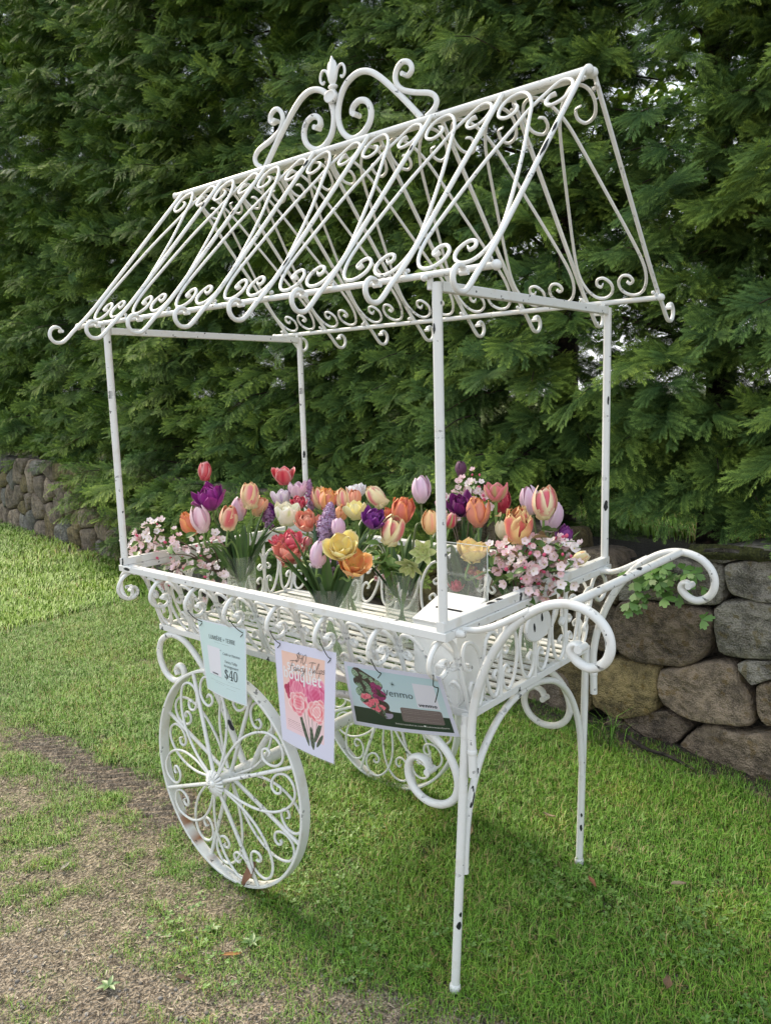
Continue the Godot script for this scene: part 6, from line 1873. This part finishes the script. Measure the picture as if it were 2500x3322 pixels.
# ---------------------------------------------------------------- hedge
func spray_mesh(sd: int) -> ArrayMesh:   # one flat fan of arborvitae foliage, 1 long, along +x
	var r := RandomNumberGenerator.new()
	r.seed = sd
	var mb := MB.new()
	var old := Color(0.035, 0.080, 0.030); var young := Color(0.265, 0.385, 0.090)
	var leaf := func(a: Vector3, d: Vector3, l: float, w: float, t: float) -> void:
		var s := d.cross(Vector3.BACK).normalized()
		var c: Color = old.lerp(young, pow(clampf(t, 0, 1), 1.7))
		var n := Vector3(r.randf_range(-0.3, 0.3), r.randf_range(-0.3, 0.3), 1).normalized()
		var i0 := mb.add(a, n, c * 0.85); mb.add(a + d * l * 0.45 + s * w, n, c); mb.add(a + d * l, n, c.lerp(young, 0.35)); mb.add(a + d * l * 0.45 - s * w, n, c)
		mb.quad(i0, i0 + 1, i0 + 2, i0 + 3)
	var spine := func(t: float) -> Vector3: return Vector3(t, 0.05 * sin(t * 3.0 + sd), -0.16 * t * t)
	for k in 6: leaf.call(spine.call(k / 6.0), (spine.call((k + 1) / 6.0) - spine.call(k / 6.0)).normalized(), 0.19, 0.014, k / 7.0 - 0.2)
	var nb := 8
	for k in nb * 2:
		var t := 0.10 + 0.86 * (k / 2) / nb
		var sg := 1.0 if k % 2 == 0 else -1.0
		var L := (0.42 * pow(sin(PI * (0.10 + 0.80 * (1.0 - t))), 0.8) + 0.07) * r.randf_range(0.75, 1.15)
		var ang := sg * r.randf_range(0.45, 0.68)
		var d := Vector3(cos(ang), sin(ang), -0.22).normalized()
		var p0: Vector3 = spine.call(t)
		leaf.call(p0, d, L * 0.62, 0.011, t * 0.5)
		leaf.call(p0 + d * L * 0.5, d, L * 0.55, 0.012, t * 0.55 + 0.4)
		var m := int(2.0 + L * 9.0)
		for j in m:
			var u := 0.36 + 0.60 * j / m
			var s2 := 1.0 if (j + k) % 2 == 0 else -1.0
			var a2 := ang + s2 * r.randf_range(0.45, 0.75)
			var d2 := Vector3(cos(a2), sin(a2), -0.25).normalized()
			leaf.call(p0 + d * L * u, d2, 0.13 * r.randf_range(0.7, 1.2) * (1.1 - 0.5 * u), 0.0115, t * 0.45 + u * 0.62 - 0.15)
	return mb.mesh()

func build_hedge() -> void:
	var sprays := [spray_mesh(1), spray_mesh(2), spray_mesh(3)]
	var cam := Vector3(1.4537, 1.321, 1.583)
	var names := ["arborvitae at the far left end of the hedge, smallest in the picture", "arborvitae second from the far left end of the hedge, above the distant wall", "arborvitae standing over the left stretch of the stone wall", "arborvitae left of the cart roof with light tips hanging over the wall", "arborvitae rising behind the left eave of the cart roof", "arborvitae behind the left half of the cart", "arborvitae behind the crest of the cart roof", "arborvitae behind the middle of the cart", "arborvitae behind the right half of the cart roof", "arborvitae right behind the far right post", "arborvitae above the looped handles at the right", "arborvitae at the right edge with bright hanging sprays", "arborvitae at the extreme right edge of the hedge"]
	var sx := [-11.2, -9.0, -7.2, -5.7, -4.5, -3.5, -2.6, -1.8, -1.05, -0.35, 0.35, 1.05, 1.85]
	for k in sx.size():
		rng.seed = 700 + k
		var x: float = sx[k] + rng.randf_range(-0.08, 0.08)
		var far := clampf((-2.5 - x) / 6.0, 0, 1)
		var back := 0.62 + rng.randf_range(-0.08, 0.08) + 0.35 * far
		var root := Vector3(x, 0.5, wall_z(x) - back)
		var H := rng.randf_range(5.4, 6.3) + (0.5 if k < 6 else 0.0)
		if k < 2: H = 3.9
		var rad := lerpf(0.80, 1.25, far)
		var o := thing("arborvitae_tree", names[k], "tree", root, "arborvitae hedge behind the wall")
		part("trunk", rod(spl([Vector3(0, -0.1, 0), Vector3(rng.randf_range(-0.05, 0.05), 1.2, 0.03), Vector3(rng.randf_range(-0.08, 0.08), 3.0, 0), Vector3(0, H - 0.4, 0)], 6), 0.075, {"sides": 9, "s1": 0.25, "col": Color(0.13, 0.095, 0.07)}), M.bark, o)
		var xf := [[], [], []]; var cols := [[], [], []]
		var tw := MB.new()
		var boughs := int(lerpf(790 if k < 8 else 760, 700, far))
		for b in boughs:
			var y := -0.10 + pow(rng.randf(), 0.9) * (H - 0.3)
			var front := rng.randf() < (0.70 if k < 9 else 0.76)
			var a := (rng.randf_range(-1.45, 1.45) if front else rng.randf() * TAU) # 0 points to the lawn
			var out := Vector3(sin(a), 0, cos(a))
			if k < 4 or k > 8: y = maxf(y, 0.32 + 0.25 * rng.randf())
			elif k < 5 and b < 20: y = rng.randf_range(0.0, 0.3)
			elif b < 60 and k >= 5 and k <= 7: y = rng.randf_range(-0.30, 0.25)
			elif k == 8: y = maxf(y, 0.12)
			var bump := 0.16 * nz(x * 0.5 + a * 0.4 * rad, y, 0.9, 40.0 + k) + 0.10 * nz(a * rad, y, 2.6, 90.0)
			var taper := 1.0 - 0.45 * smoothstep(3.6, H, y)
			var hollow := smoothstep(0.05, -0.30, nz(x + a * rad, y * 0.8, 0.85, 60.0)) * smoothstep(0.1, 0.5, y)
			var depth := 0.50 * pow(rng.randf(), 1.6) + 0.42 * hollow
			if y < 0.25: depth = 0.0
			var R := (rad + bump) * taper * (1.0 - depth * 0.7)
			var L := rng.randf_range(0.30, 0.52) * lerpf(1.0, 1.35, far)
			if y < 0.25: R = rad * 1.05 + rng.randf_range(0.0, 0.25)
			var p0 := Vector3(0, y, 0) + out * maxf(R - L, 0.05)
			var d := (out + Vector3(rng.randfn() * 0.28, rng.randf_range(0.0, 0.55), rng.randfn() * 0.28)).normalized()
			var side := d.cross(Vector3.UP).normalized().rotated(d, rng.randf_range(-0.6, 0.6))
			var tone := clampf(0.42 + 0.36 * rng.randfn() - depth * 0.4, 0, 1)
			var n := int(lerpf(42, 28, far))
			for i in n:
				var t := 0.18 + 0.85 * i / n
				var sg := 1.0 if i % 2 == 0 else -1.0
				var p := p0 + d * L * t + Vector3(0, -0.30 * L * t * t, 0) + side * sg * 0.01
				if i == n - 1: sg = 0.0
				var sd_ := (d * rng.randf_range(0.25, 0.75) + side * sg * rng.randf_range(0.45, 1.0) + Vector3(0, rng.randf_range(-0.65, 0.22), 0)).normalized()
				var nrm := (out * 0.75 + Vector3(0, 0.62, 0) + Vector3(rng.randfn(), rng.randfn(), rng.randfn()) * 0.36).normalized()
				var yv := nrm.cross(sd_).normalized()
				nrm = sd_.cross(yv)
				var s := rng.randf_range(0.068, 0.122) * (1.12 - 0.30 * t) * lerpf(1.0, 1.6, far)
				var v := rng.randi() % 3
				xf[v].append(Transform3D(Basis(sd_ * s, yv * s, nrm * s), p))
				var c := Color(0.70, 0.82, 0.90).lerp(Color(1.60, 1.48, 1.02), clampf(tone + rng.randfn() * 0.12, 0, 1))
				cols[v].append(c)
			if b % 3 == 1 and depth < 0.5: tube(tw, spl([p0 + d * L * 0.1, p0 + d * L * 0.55 - Vector3(0, 0.07 * L, 0), p0 + d * L * 0.92 - Vector3(0, 0.24 * L, 0)], 3), 0.0042 * lerpf(1.0, 1.5, far), {"sides": 4, "s1": 0.4, "col": Color(0.26, 0.16, 0.10).lerp(Color(0.15, 0.12, 0.09), rng.randf())})
			if b % 12 == 0:
				part("bough", rod(spl([Vector3(0, y - 0.12, 0), p0, p0 + d * L * 0.6 - Vector3(0, 0.06 * L, 0)], 4), 0.011, {"sides": 5, "s1": 0.3, "col": Color(0.16, 0.11, 0.075)}), M.bark, o)
		part("twigs", tw.mesh(), M.bark, o, "stuff")
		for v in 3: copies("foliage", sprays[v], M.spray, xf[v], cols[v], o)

func build_far_trees() -> void:   # broad-leaved trees in the garden beyond, seen only through gaps
	var lf := oval_leaf(0.11, 0.07, Color(0.16, 0.25, 0.03))
	var spots := [[-7.0, -9.0, "yellow green leafy tree glimpsed through the hedge at the left"], [-1.5, -8.0, "yellow green leafy tree glimpsed through the hedge behind the cart"], [3.0, -7.0, "yellow green leafy tree glimpsed through the hedge at the right"]]
	for q in spots:
		rng.seed = int(q[0] * 10) + 900
		var o := thing("leafy_tree", q[2], "tree", Vector3(q[0], 0.54, q[1]))
		part("trunk", rod(line(Vector3.ZERO, Vector3(0.1, 3.0, 0)), 0.14, {"sides": 9, "s1": 0.6, "col": Color(0.14, 0.11, 0.08)}), M.bark, o)
		var xf := []; var cols := []
		for k in 9000:
			var d := Vector3(rng.randfn(), rng.randfn() * 0.8, rng.randfn()).normalized() * pow(rng.randf(), 0.4)
			d *= 1.0 + 0.3 * noise.get_noise_3dv(d * 60.0)
			var p := Vector3(0, 3.1, 0) + d * Vector3(2.5, 2.6, 2.2)
			xf.append(Transform3D(Basis.from_euler(Vector3(rng.randf_range(-0.8, 0.8), rng.randf() * TAU, rng.randf_range(-0.8, 0.8))), p))
			cols.append(Color(0.8, 0.9, 0.8).lerp(Color(1.5, 1.3, 1.0), rng.randf()))
		copies("crown", lf, M.leaf, xf, cols, o)
